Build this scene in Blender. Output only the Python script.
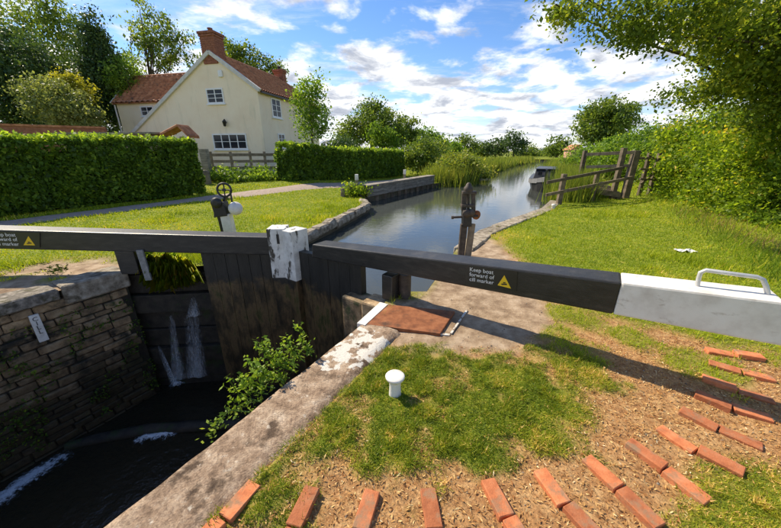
import bpy, bmesh, math, random
import numpy as np
from mathutils import Vector, Matrix, noise as mnoise
from mathutils.geometry import delaunay_2d_cdt

for o in list(bpy.data.objects):
    bpy.data.objects.remove(o)
scene = bpy.context.scene
col = scene.collection
random.seed(5)
R = np.random.default_rng(11)

# ------------------------------------------------------------------ camera
EYE = 1.9
FPX, HORIZON, CX, CY = 310.0, 152.0, 390.5, 264.0
PITCH = math.atan((CY - HORIZON) / FPX)
cd = bpy.data.cameras.new('camera')
cd.sensor_width = 36.0
cd.lens = 36.0 * FPX / 781.0
cd.clip_start = 0.05
cd.clip_end = 3000
cam = bpy.data.objects.new('camera', cd)
cam.location = (0, 0, EYE)
cam.rotation_euler = (math.pi / 2 - PITCH, 0, 0)
col.objects.link(cam)
scene.camera = cam

# ------------------------------------------------------------------ light and sky
SHADOW = Vector((0.80, -0.60, -1.0))          # way the sunlight travels
SUN_EL = math.atan2(1.0, math.hypot(SHADOW.x, SHADOW.y))
SUN_AZ = math.atan2(-SHADOW.x, -SHADOW.y)      # clockwise from +Y
world = bpy.data.worlds.new('World')
scene.world = world
world.use_nodes = True
wt = world.node_tree
wt.nodes.clear()
def WN(t, **k):
    n = wt.nodes.new(t)
    for a, b in k.items():
        setattr(n, a, b)
    return n
def wl(a, b):
    wt.links.new(a, b)
def wmath(op, a, b=None, clamp=False):
    n = WN('ShaderNodeMath', operation=op, use_clamp=clamp)
    for i, v in enumerate((a, b)):
        if v is None:
            continue
        if isinstance(v, (int, float)):
            n.inputs[i].default_value = v
        else:
            wl(v, n.inputs[i])
    return n.outputs[0]
def wramp(v, lo, hi):
    n = WN('ShaderNodeMapRange', interpolation_type='SMOOTHSTEP')
    n.inputs[1].default_value = lo
    n.inputs[2].default_value = hi
    wl(v, n.inputs[0])
    return n.outputs[0]
sky = WN('ShaderNodeTexSky', sky_type='NISHITA')
sky.sun_disc = False
sky.sun_elevation = SUN_EL
sky.sun_rotation = SUN_AZ
sky.air_density = 1.0
sky.dust_density = 0.1
sky.ozone_density = 2.5
tc = WN('ShaderNodeTexCoord')
sep = WN('ShaderNodeSeparateXYZ')
wl(tc.outputs['Generated'], sep.inputs[0])
zc = wmath('MAXIMUM', sep.outputs[2], 0.0)
den = wmath('ADD', zc, 0.16)
px_ = wmath('DIVIDE', sep.outputs[0], den)
py_ = wmath('DIVIDE', sep.outputs[1], den)
comb = WN('ShaderNodeCombineXYZ')
wl(px_, comb.inputs[0]); wl(py_, comb.inputs[1])
def wnoise(scale, detail, rough, dist, rot=0.0, sc=(1, 1, 1), loc=(0, 0, 0)):
    m = WN('ShaderNodeMapping')
    m.inputs['Rotation'].default_value = (0, 0, rot)
    m.inputs['Scale'].default_value = sc
    m.inputs['Location'].default_value = loc
    wl(comb.outputs[0], m.inputs[0])
    n = WN('ShaderNodeTexNoise')
    n.inputs['Scale'].default_value = scale
    n.inputs['Detail'].default_value = detail
    n.inputs['Roughness'].default_value = rough
    n.inputs['Distortion'].default_value = dist
    wl(m.outputs[0], n.inputs['Vector'])
    return n.outputs['Fac']
cirrus = wnoise(0.95, 12, 0.66, 0.9, rot=math.radians(-52), sc=(0.34, 1.7, 1), loc=(3.1, 1.7, 0))
puffs = wnoise(1.9, 11, 0.58, 0.2, loc=(7.7, 2.2, 0))
broad = wnoise(0.42, 3, 0.5, 0.2, loc=(0.6, 5.2, 0))
lowband = wramp(sep.outputs[2], 0.60, 0.05)
c1 = wramp(wmath('ADD', cirrus, wmath('MULTIPLY', wmath('SUBTRACT', broad, 0.5), 0.7)), 0.46, 0.74)
c2 = wramp(wmath('ADD', puffs, wmath('SUBTRACT', wmath('MULTIPLY', lowband, 0.24), 0.05)), 0.56, 0.70)
cloud = wmath('MAXIMUM', wmath('MULTIPLY', c1, 0.88), c2, True)
shade_n = wnoise(2.6, 9, 0.62, 0.3, loc=(7.75, 2.32, 0))
cshade = WN('ShaderNodeMix', data_type='RGBA')
cshade.inputs[6].default_value = (2.2, 2.4, 2.85, 1)
cshade.inputs[7].default_value = (5.6, 5.65, 5.7, 1)
wl(wramp(shade_n, 0.34, 0.58), cshade.inputs[0])
# richer blue, as the photograph's saturated sky
hs = WN('ShaderNodeHueSaturation')
hs.inputs['Saturation'].default_value = 1.2
hs.inputs['Value'].default_value = 0.74
wl(sky.outputs[0], hs.inputs['Color'])
tint = WN('ShaderNodeMix', data_type='RGBA', blend_type='MULTIPLY')
tint.inputs[0].default_value = 1.0
tint.inputs[7].default_value = (0.98, 0.94, 1.03, 1)
wl(hs.outputs[0], tint.inputs[6])
mixc = WN('ShaderNodeMix', data_type='RGBA')
wl(cloud, mixc.inputs[0])
wl(tint.outputs[2], mixc.inputs[6])
wl(cshade.outputs[2], mixc.inputs[7])
bg = WN('ShaderNodeBackground')
bg.inputs['Strength'].default_value = 0.15
wl(mixc.outputs[2], bg.inputs['Color'])
wo = WN('ShaderNodeOutputWorld')
wl(bg.outputs[0], wo.inputs['Surface'])

sd = bpy.data.lights.new('sun', 'SUN')
sd.energy = 4.5
sd.angle = math.radians(0.53)
sd.color = (1.0, 0.88, 0.68)
sun = bpy.data.objects.new('sun', sd)
sun.rotation_euler = SHADOW.to_track_quat('-Z', 'Y').to_euler()
sun.location = (-20, 15, 25)
col.objects.link(sun)

vs = scene.view_settings
vs.view_transform = 'Standard'
vs.look = 'None'
vs.exposure = 0.64
vs.gamma = 1.0
vs.use_curve_mapping = False
scene.render.engine = 'CYCLES'
scene.cycles.max_bounces = 8
scene.cycles.transparent_max_bounces = 16

# ------------------------------------------------------------------ measuring helpers
CP, SP = math.cos(PITCH), math.sin(PITCH)
def ray(x, y):
    u = (x - CX) / FPX; v = (CY - y) / FPX
    return (u, CP + v * SP, -SP + v * CP)
def aty(x, y, Y):
    r = ray(x, y); t = Y / r[1]
    return Vector((r[0] * t, Y, EYE + r[2] * t))
def atz(x, y, z=0.0):
    r = ray(x, y); t = (z - EYE) / r[2]
    return Vector((r[0] * t, r[1] * t, z))
def sstep(a, b, x):
    t = np.clip((np.asarray(x, float) - a) / (b - a), 0, 1)
    return t * t * (3 - 2 * t)
def gh(x, y):
    """height of the land"""
    left = 0.38 * sstep(12.5, 18, y) * sstep(-1.5, -5.5, x - 0.18 * (np.asarray(y) - 14))
    right = 0.45 * sstep(8.0, 14.5, np.asarray(x) - 0.25 * (np.asarray(y) - 8))
    return left + right
def hitg(x, y):
    z = 0.0
    for _ in range(30):
        p = atz(x, y, z)
        z = 0.6 * z + 0.4 * float(gh(p.x, p.y))
    return Vector((p.x, p.y, float(gh(p.x, p.y))))
def on_plane(x, y, P0, nrm):
    r = Vector(ray(x, y)); o = Vector((0, 0, EYE))
    t = (P0 - o).dot(nrm) / r.dot(nrm)
    return o + r * t

# numpy value noise
_T = R.random((256, 256))
def vn(x, y):
    x = np.asarray(x, float); y = np.asarray(y, float)
    xi = np.floor(x).astype(int); yi = np.floor(y).astype(int)
    fx = x - xi; fy = y - yi
    fx = fx * fx * (3 - 2 * fx); fy = fy * fy * (3 - 2 * fy)
    a = _T[xi % 256, yi % 256]; b = _T[(xi + 1) % 256, yi % 256]
    c = _T[xi % 256, (yi + 1) % 256]; d = _T[(xi + 1) % 256, (yi + 1) % 256]
    return (a * (1 - fx) + b * fx) * (1 - fy) + (c * (1 - fx) + d * fx) * fy
def fbm(x, y, o=4):
    s = 0; a = 0.5
    for i in range(o):
        s = s + a * vn(np.asarray(x) * 2 ** i + 17 * i, np.asarray(y) * 2 ** i + 31 * i); a *= 0.5
    return s / (1 - 0.5 ** o)
def inpoly(x, y, poly):
    x = np.asarray(x, float); y = np.asarray(y, float)
    ins = np.zeros(x.shape, bool)
    n = len(poly)
    for i in range(n):
        x0, y0 = poly[i]; x1, y1 = poly[(i + 1) % n]
        if y0 == y1:
            continue
        c = ((y0 > y) != (y1 > y)) & (x < (x1 - x0) * (y - y0) / (y1 - y0) + x0)
        ins ^= c
    return ins
def sdist(x, y, poly):
    """distance, positive inside"""
    x = np.asarray(x, float); y = np.asarray(y, float)
    d = np.full(x.shape, 1e9)
    n = len(poly)
    for i in range(n):
        x0, y0 = poly[i]; x1, y1 = poly[(i + 1) % n]
        dx, dy = x1 - x0, y1 - y0
        t = np.clip(((x - x0) * dx + (y - y0) * dy) / (dx * dx + dy * dy + 1e-12), 0, 1)
        d = np.minimum(d, np.hypot(x - x0 - t * dx, y - y0 - t * dy))
    return np.where(inpoly(x, y, poly), d, -d)

# ------------------------------------------------------------------ materials
def new_mat(name):
    m = bpy.data.materials.new(name)
    m.use_nodes = True
    nt = m.node_tree
    nt.nodes.clear()
    out = nt.nodes.new('ShaderNodeOutputMaterial')
    return m, nt, out
def ramp(nt, fac, stops):
    r = nt.nodes.new('ShaderNodeValToRGB')
    el = r.color_ramp.elements
    while len(el) < len(stops):
        el.new(0.5)
    for e, (p, c) in zip(el, stops):
        e.position = p
        e.color = (c[0], c[1], c[2], 1)
    if fac is not None:
        nt.links.new(fac, r.inputs[0])
    return r.outputs[0]
def nnoise(nt, scale, detail=6, rough=0.6, vec=None, sc=None, dist=0.0):
    t = nt.nodes.new('ShaderNodeTexNoise')
    t.inputs['Scale'].default_value = scale
    t.inputs['Detail'].default_value = detail
    t.inputs['Roughness'].default_value = rough
    t.inputs['Distortion'].default_value = dist
    if vec is None:
        g = nt.nodes.new('ShaderNodeNewGeometry')
        vec = g.outputs['Position']
    if sc is not None:
        m = nt.nodes.new('ShaderNodeMapping')
        m.inputs['Scale'].default_value = sc
        nt.links.new(vec, m.inputs[0])
        vec = m.outputs[0]
    nt.links.new(vec, t.inputs['Vector'])
    return t.outputs['Fac']
def mixrgb(nt, fac, a, b, mode='MIX'):
    m = nt.nodes.new('ShaderNodeMix')
    m.data_type = 'RGBA'
    m.blend_type = mode
    for i, v in ((0, fac), (6, a), (7, b)):
        if isinstance(v, (int, float)):
            m.inputs[i].default_value = v
        elif isinstance(v, tuple):
            m.inputs[i].default_value = (v[0], v[1], v[2], 1)
        else:
            nt.links.new(v, m.inputs[i])
    return m.outputs[2]
def pm(name, stops, scale=8, rough=0.75, bump=0.25, bscale=None, detail=7, sc=None, var=0.0,
       stain=None, metal=0.0, spec=0.4, bdist=0.02, moss=None):
    """procedural material: noise ramp in world position, fine relief, piece-to-piece tone, stains"""
    m, nt, out = new_mat(name)
    b = nt.nodes.new('ShaderNodeBsdfPrincipled')
    nt.links.new(b.outputs[0], out.inputs[0])
    f = nnoise(nt, scale, detail, 0.62, sc=sc)
    c = ramp(nt, f, stops)
    if var:
        oi = nt.nodes.new('ShaderNodeObjectInfo')
        mr = nt.nodes.new('ShaderNodeMapRange')
        mr.inputs[3].default_value = 1 - var
        mr.inputs[4].default_value = 1 + var
        nt.links.new(oi.outputs['Random'], mr.inputs[0])
        v = nt.nodes.new('ShaderNodeHueSaturation')
        nt.links.new(mr.outputs[0], v.inputs['Value'])
        nt.links.new(c, v.inputs['Color'])
        c = v.outputs[0]
    for st in (stain, moss):
        if st:
            scol, sscale, lo, hi = st[:4]
            sf = nnoise(nt, sscale, 8, 0.65, sc=st[4] if len(st) > 4 else None)
            mr = nt.nodes.new('ShaderNodeMapRange')
            mr.inputs[1].default_value = lo; mr.inputs[2].default_value = hi
            nt.links.new(sf, mr.inputs[0])
            c = mixrgb(nt, mr.outputs[0], c, scol)
    nt.links.new(c, b.inputs['Base Color'])
    b.inputs['Roughness'].default_value = rough
    b.inputs['Metallic'].default_value = metal
    b.inputs['Specular IOR Level'].default_value = spec
    if bump:
        bf = nnoise(nt, bscale or scale * 5, 8, 0.7, sc=sc)
        bn = nt.nodes.new('ShaderNodeBump')
        bn.inputs['Strength'].default_value = bump
        bn.inputs['Distance'].default_value = bdist
        nt.links.new(bf, bn.inputs['Height'])
        nt.links.new(bn.outputs[0], b.inputs['Normal'])
    return m
def leafmat(name, stops, trans=0.35, rough=0.5, tcol=1.5, spec=0.25):
    m, nt, out = new_mat(name)
    at = nt.nodes.new('ShaderNodeAttribute'); at.attribute_name = 'v'
    c = ramp(nt, at.outputs['Fac'], stops)
    b = nt.nodes.new('ShaderNodeBsdfPrincipled')
    b.inputs['Roughness'].default_value = rough
    b.inputs['Specular IOR Level'].default_value = spec
    nt.links.new(c, b.inputs['Base Color'])
    tr = nt.nodes.new('ShaderNodeBsdfTranslucent')
    tcn = mixrgb(nt, 1.0, c, (tcol * 1.05, tcol, tcol * 0.55), 'MULTIPLY')
    nt.links.new(tcn, tr.inputs['Color'])
    mx = nt.nodes.new('ShaderNodeMixShader')
    mx.inputs[0].default_value = trans
    nt.links.new(b.outputs[0], mx.inputs[1]); nt.links.new(tr.outputs[0], mx.inputs[2])
    nt.links.new(mx.outputs[0], out.inputs[0])
    return m

M = {}
M['concrete'] = pm('worn_concrete', [(0.30, (0.14, 0.09, 0.055)), (0.45, (0.32, 0.225, 0.15)), (0.58, (0.45, 0.34, 0.24)), (0.74, (0.58, 0.48, 0.37))],
                   8, 0.88, 0.8, 38, stain=((0.10, 0.065, 0.04), 5.0, 0.53, 0.64), moss=((0.60, 0.54, 0.45), 16, 0.62, 0.69))
nt = M['concrete'].node_tree
b = [n_ for n_ in nt.nodes if n_.type == 'BSDF_PRINCIPLED'][0]
src = b.inputs['Base Color'].links[0].from_socket
grit = ramp(nt, nnoise(nt, 75, 6, 0.75), [(0.36, (0.45, 0.40, 0.36)), (0.52, (0.95, 0.92, 0.88)), (0.68, (1.35, 1.3, 1.22))])
nt.links.new(mixrgb(nt, 0.85, src, grit, 'MULTIPLY'), b.inputs['Base Color'])
# the same concrete with remnants of white paint inside the marked area
M['paintedconcrete'] = M['concrete'].copy(); M['paintedconcrete'].name = 'concrete_with_old_paint'
nt = M['paintedconcrete'].node_tree
b = [n_ for n_ in nt.nodes if n_.type == 'BSDF_PRINCIPLED'][0]
src = b.inputs['Base Color'].links[0].from_socket
at = nt.nodes.new('ShaderNodeAttribute'); at.attribute_name = 'v'
pf_ = nnoise(nt, 7.5, 6, 0.6)
mm = nt.nodes.new('ShaderNodeMath'); mm.operation = 'MULTIPLY_ADD'; mm.inputs[1].default_value = 0.34
nt.links.new(at.outputs['Fac'], mm.inputs[0]); nt.links.new(pf_, mm.inputs[2])
mr = nt.nodes.new('ShaderNodeMapRange'); mr.inputs[1].default_value = 0.80; mr.inputs[2].default_value = 0.835
nt.links.new(mm.outputs[0], mr.inputs[0])
nt.links.new(mixrgb(nt, mr.outputs[0], src, (0.66, 0.62, 0.54)), b.inputs['Base Color'])
M['stone'] = pm('coping_stone', [(0.32, (0.16, 0.125, 0.085)), (0.48, (0.31, 0.26, 0.19)), (0.62, (0.44, 0.38, 0.29)), (0.76, (0.56, 0.50, 0.41))],
                10, 0.88, 0.9, 45, var=0.18, stain=((0.10, 0.08, 0.05), 4.5, 0.53, 0.64))
M['bluestone'] = pm('dark_coping_stone', [(0.32, (0.09, 0.075, 0.055)), (0.48, (0.22, 0.19, 0.15)), (0.62, (0.40, 0.35, 0.28)), (0.76, (0.55, 0.50, 0.42))],
                    11, 0.85, 0.9, 45, var=0.2, moss=((0.085, 0.075, 0.035), 6, 0.53, 0.62))
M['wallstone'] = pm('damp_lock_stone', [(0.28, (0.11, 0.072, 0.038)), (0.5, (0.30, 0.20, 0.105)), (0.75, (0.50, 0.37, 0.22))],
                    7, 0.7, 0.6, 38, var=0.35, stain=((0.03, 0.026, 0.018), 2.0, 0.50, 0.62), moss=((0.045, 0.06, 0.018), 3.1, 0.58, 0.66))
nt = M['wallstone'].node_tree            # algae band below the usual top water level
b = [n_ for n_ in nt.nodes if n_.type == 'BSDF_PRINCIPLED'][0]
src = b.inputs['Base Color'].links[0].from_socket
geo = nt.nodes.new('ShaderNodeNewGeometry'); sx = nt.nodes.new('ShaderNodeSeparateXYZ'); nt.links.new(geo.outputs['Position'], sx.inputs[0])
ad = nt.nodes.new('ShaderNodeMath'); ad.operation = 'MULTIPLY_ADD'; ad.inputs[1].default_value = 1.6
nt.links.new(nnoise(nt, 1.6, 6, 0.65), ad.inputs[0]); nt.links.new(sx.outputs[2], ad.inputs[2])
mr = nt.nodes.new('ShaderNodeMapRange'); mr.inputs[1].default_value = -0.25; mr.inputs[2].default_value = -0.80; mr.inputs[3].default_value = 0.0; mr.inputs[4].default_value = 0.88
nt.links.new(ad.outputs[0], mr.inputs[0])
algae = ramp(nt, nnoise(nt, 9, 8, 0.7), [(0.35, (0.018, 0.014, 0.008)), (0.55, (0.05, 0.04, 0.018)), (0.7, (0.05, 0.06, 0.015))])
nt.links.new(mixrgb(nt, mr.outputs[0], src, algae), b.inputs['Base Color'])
M['wallback'] = pm('wet_mortar', [(0.3, (0.015, 0.013, 0.010)), (0.7, (0.06, 0.048, 0.034))], 6, 0.7, 0.6, 30,
                   moss=((0.03, 0.045, 0.012), 4, 0.55, 0.65))
M['brick'] = pm('red_brick', [(0.3, (0.36, 0.11, 0.042)), (0.5, (0.52, 0.17, 0.065)), (0.78, (0.60, 0.25, 0.12))],
                14, 0.88, 0.7, 90, var=0.28, stain=((0.30, 0.18, 0.10), 9, 0.50, 0.64), bdist=0.006)
M['chimbrick'] = pm('chimney_brick', [(0.3, (0.16, 0.06, 0.036)), (0.55, (0.30, 0.115, 0.066)), (0.75, (0.40, 0.18, 0.11))], 9, 0.85, 0.4, 60)
M['blackwood'] = pm('black_painted_timber', [(0.3, (0.013, 0.012, 0.011)), (0.55, (0.026, 0.024, 0.022)), (0.8, (0.055, 0.047, 0.038))],
                    5, 0.42, 0.35, 26, sc=(1, 1, 3), spec=0.5, bdist=0.008, stain=((0.10, 0.085, 0.07), 38, 0.70, 0.76), moss=((0.075, 0.065, 0.052), 9, 0.56, 0.80, (0.35, 0.35, 3)))
M['whitewood'] = pm('white_painted_timber', [(0.3, (0.62, 0.57, 0.50)), (0.55, (0.78, 0.74, 0.67)), (0.8, (0.83, 0.80, 0.74))],
                    6, 0.5, 0.25, 40, bdist=0.006, stain=((0.44, 0.38, 0.31), 6, 0.60, 0.74, (1, 1, 2)))
M['whiteworn'] = pm('flaking_white_paint', [(0.3, (0.55, 0.52, 0.46)), (0.6, (0.76, 0.74, 0.68)), (0.8, (0.82, 0.80, 0.75))],
                    8, 0.6, 0.4, 40, bdist=0.008, stain=((0.07, 0.06, 0.045), 9, 0.545, 0.60, (1, 1, 0.3)))
M['wornline'] = pm('worn_white_line', [(0.3, (0.5, 0.47, 0.4)), (0.6, (0.70, 0.67, 0.6))], 8, 0.8, 0.4, 40, stain=((0.27, 0.20, 0.14), 11, 0.50, 0.56))
M['gateplank'] = pm('wet_gate_plank', [(0.3, (0.014, 0.013, 0.012)), (0.6, (0.030, 0.026, 0.020)), (0.8, (0.055, 0.046, 0.034))],
                    4, 0.5, 0.6, 22, sc=(1, 1, 0.35), var=0.3)
M['iron'] = pm('black_iron', [(0.3, (0.012, 0.012, 0.012)), (0.6, (0.026, 0.023, 0.020)), (0.8, (0.06, 0.045, 0.034))], 12, 0.5, 0.3, 60, spec=0.5, bdist=0.004)
M['oldiron'] = pm('weathered_iron', [(0.3, (0.035, 0.028, 0.022)), (0.55, (0.075, 0.058, 0.044)), (0.8, (0.15, 0.11, 0.08))], 14, 0.65, 0.4, 70, bdist=0.004)
M['rust'] = pm('rusty_steel', [(0.3, (0.13, 0.040, 0.014)), (0.55, (0.27, 0.095, 0.035)), (0.78, (0.36, 0.16, 0.07))], 9, 0.8, 0.4, 60,
               stain=((0.09, 0.04, 0.02), 5, 0.56, 0.68), bdist=0.005)
M['galv'] = pm('galvanised_steel', [(0.3, (0.42, 0.42, 0.41)), (0.7, (0.60, 0.60, 0.58))], 20, 0.45, 0.1, 60, metal=0.35)
M['oldgalv'] = pm('dull_grey_steel', [(0.3, (0.16, 0.16, 0.155)), (0.7, (0.30, 0.30, 0.29))], 20, 0.6, 0.15, 60, metal=0.2)
M['fencewood'] = pm('weathered_fence_wood', [(0.3, (0.13, 0.10, 0.065)), (0.55, (0.24, 0.19, 0.13)), (0.8, (0.36, 0.30, 0.22))], 5, 0.85, 0.4, 30, var=0.2)
M['darkfence'] = pm('dark_stile_wood', [(0.3, (0.08, 0.062, 0.042)), (0.55, (0.17, 0.132, 0.09)), (0.8, (0.28, 0.22, 0.15))], 6, 0.85, 0.4, 30, var=0.25)
M['quaywood'] = pm('grey_quay_timber', [(0.3, (0.13, 0.11, 0.085)), (0.55, (0.27, 0.235, 0.185)), (0.8, (0.38, 0.34, 0.28))], 3, 0.85, 0.4, 24, sc=(1, 1, 4), var=0.15)
M['render'] = pm('cream_render', [(0.25, (0.82, 0.66, 0.47)), (0.5, (0.88, 0.74, 0.55)), (0.8, (0.90, 0.79, 0.61))], 0.8, 0.9, 0.15, 20,
                 stain=((0.66, 0.58, 0.42), 1.9, 0.55, 0.78, (1, 1, 0.25)))
M['pantile'] = pm('red_pantile', [(0.28, (0.20, 0.078, 0.042)), (0.5, (0.44, 0.18, 0.085)), (0.75, (0.60, 0.30, 0.16))], 3.5, 0.85, 0.3, 14,
                  stain=((0.13, 0.085, 0.055), 1.8, 0.55, 0.68))
M['verge'] = pm('pale_verge_mortar', [(0.3, (0.52, 0.49, 0.45)), (0.7, (0.70, 0.67, 0.62))], 4, 0.85, 0.2, 30)
M['windowwhite'] = pm('white_window_paint', [(0.3, (0.74, 0.74, 0.74)), (0.7, (0.82, 0.82, 0.82))], 4, 0.5, 0.0)
M['bark'] = pm('tree_bark', [(0.3, (0.035, 0.026, 0.018)), (0.55, (0.085, 0.066, 0.046)), (0.8, (0.15, 0.12, 0.09))], 9, 0.9, 0.6, 30, sc=(1, 1, 0.3))
M['pathgravel'] = pm('towpath_gravel', [(0.3, (0.27, 0.20, 0.155)), (0.55, (0.36, 0.28, 0.225)), (0.8, (0.45, 0.37, 0.30))], 9, 0.9, 0.4, 60)
M['gardenwall'] = pm('garden_brick', [(0.3, (0.20, 0.08, 0.045)), (0.55, (0.30, 0.125, 0.07)), (0.78, (0.38, 0.18, 0.11))], 5, 0.88, 0.4, 30)
M['signplate'] = pm('black_sign_plate', [(0.3, (0.022, 0.021, 0.020)), (0.7, (0.034, 0.032, 0.030))], 6, 0.3, 0.0, spec=0.5)
M['signwhite'] = pm('white_lettering', [(0.3, (0.72, 0.72, 0.70)), (0.7, (0.8, 0.8, 0.78))], 20, 0.5, 0.0)
M['signyellow'] = pm('warning_yellow', [(0.3, (0.78, 0.50, 0.015)), (0.7, (0.86, 0.58, 0.03))], 20, 0.45, 0.0)
M['hullblack'] = pm('boat_black', [(0.3, (0.02, 0.02, 0.022)), (0.7, (0.04, 0.038, 0.04))], 3, 0.4, 0.1)
M['hullgrey'] = pm('boat_pale_grey', [(0.3, (0.16, 0.16, 0.165)), (0.7, (0.26, 0.26, 0.265))], 3, 0.45, 0.1)
M['hullred'] = pm('boat_maroon', [(0.3, (0.13, 0.03, 0.025)), (0.7, (0.2, 0.05, 0.04))], 3, 0.4, 0.1)
M['pinkwall'] = pm('pink_render', [(0.3, (0.6, 0.30, 0.22)), (0.7, (0.68, 0.38, 0.30))], 1, 0.9, 0.1)
M['paper'] = pm('pale_paper', [(0.3, (0.7, 0.68, 0.62)), (0.7, (0.8, 0.78, 0.74))], 9, 0.8, 0.2)
M['dryleaf'] = leafmat('dry_leaf', [(0.0, (0.28, 0.12, 0.04)), (0.4, (0.56, 0.33, 0.12)), (0.8, (0.72, 0.53, 0.25)), (1.0, (0.78, 0.66, 0.42))], 0.1, 0.8, 1.0, 0.1)

# dark window glass
m, nt, out = new_mat('window_glass')
b = nt.nodes.new('ShaderNodeBsdfPrincipled')
b.inputs['Base Color'].default_value = (0.02, 0.025, 0.035, 1)
b.inputs['Roughness'].default_value = 0.12
b.inputs['Specular IOR Level'].default_value = 0.3
nt.links.new(b.outputs[0], out.inputs[0]); M['glass'] = m

# leaves
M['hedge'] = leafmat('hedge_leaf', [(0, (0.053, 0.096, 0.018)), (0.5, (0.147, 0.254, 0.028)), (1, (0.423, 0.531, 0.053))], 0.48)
M['bush'] = leafmat('bright_bush_leaf', [(0, (0.062, 0.114, 0.010)), (0.5, (0.183, 0.283, 0.020)), (0.85, (0.407, 0.475, 0.031)), (1, (0.735, 0.504, 0.069))], 0.55)
M['overhang'] = leafmat('sycamore_leaf', [(0, (0.065, 0.100, 0.015)), (0.5, (0.150, 0.221, 0.025)), (1, (0.465, 0.468, 0.051))], 0.52)
M['darkleaf'] = leafmat('dark_conifer_leaf', [(0, (0.022, 0.051, 0.020)), (0.5, (0.064, 0.117, 0.033)), (1, (0.158, 0.235, 0.056))], 0.22)
M['midleaf'] = leafmat('broad_tree_leaf', [(0, (0.051, 0.091, 0.018)), (0.5, (0.138, 0.212, 0.033)), (1, (0.345, 0.405, 0.061))], 0.42)
M['paleleaf'] = leafmat('pale_tree_leaf', [(0, (0.099, 0.133, 0.040)), (0.5, (0.230, 0.275, 0.079)), (1, (0.438, 0.461, 0.142))], 0.35)
M['yellowleaf'] = leafmat('yellow_tree_leaf', [(0, (0.127, 0.150, 0.014)), (0.5, (0.305, 0.312, 0.024)), (1, (0.534, 0.480, 0.048))], 0.4)
M['youngleaf'] = leafmat('young_tree_leaf', [(0, (0.068, 0.134, 0.019)), (0.5, (0.163, 0.275, 0.032)), (1, (0.365, 0.473, 0.056))], 0.5)
M['reed'] = leafmat('reed_leaf', [(0, (0.094, 0.136, 0.020)), (0.5, (0.198, 0.264, 0.034)), (1, (0.434, 0.400, 0.072))], 0.4)
M['grass'] = leafmat('grass_blade', [(0, (0.083, 0.132, 0.009)), (0.45, (0.212, 0.278, 0.015)), (0.8, (0.459, 0.418, 0.031)), (1, (0.917, 0.585, 0.209))], 0.35, 0.55, 1.4)
M['lawn'] = leafmat('lawn_blade', [(0, (0.166, 0.240, 0.010)), (0.45, (0.317, 0.395, 0.016)), (0.8, (0.507, 0.504, 0.028)), (1, (0.762, 0.543, 0.130))], 0.35, 0.55, 1.4)
M['weed'] = leafmat('weed_leaf', [(0, (0.076, 0.149, 0.014)), (0.5, (0.177, 0.287, 0.023)), (1, (0.354, 0.437, 0.052))], 0.4)
M['deadreed'] = leafmat('dry_stem', [(0, (0.14, 0.07, 0.025)), (0.5, (0.30, 0.19, 0.07)), (1, (0.45, 0.33, 0.14))], 0.2)

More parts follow.
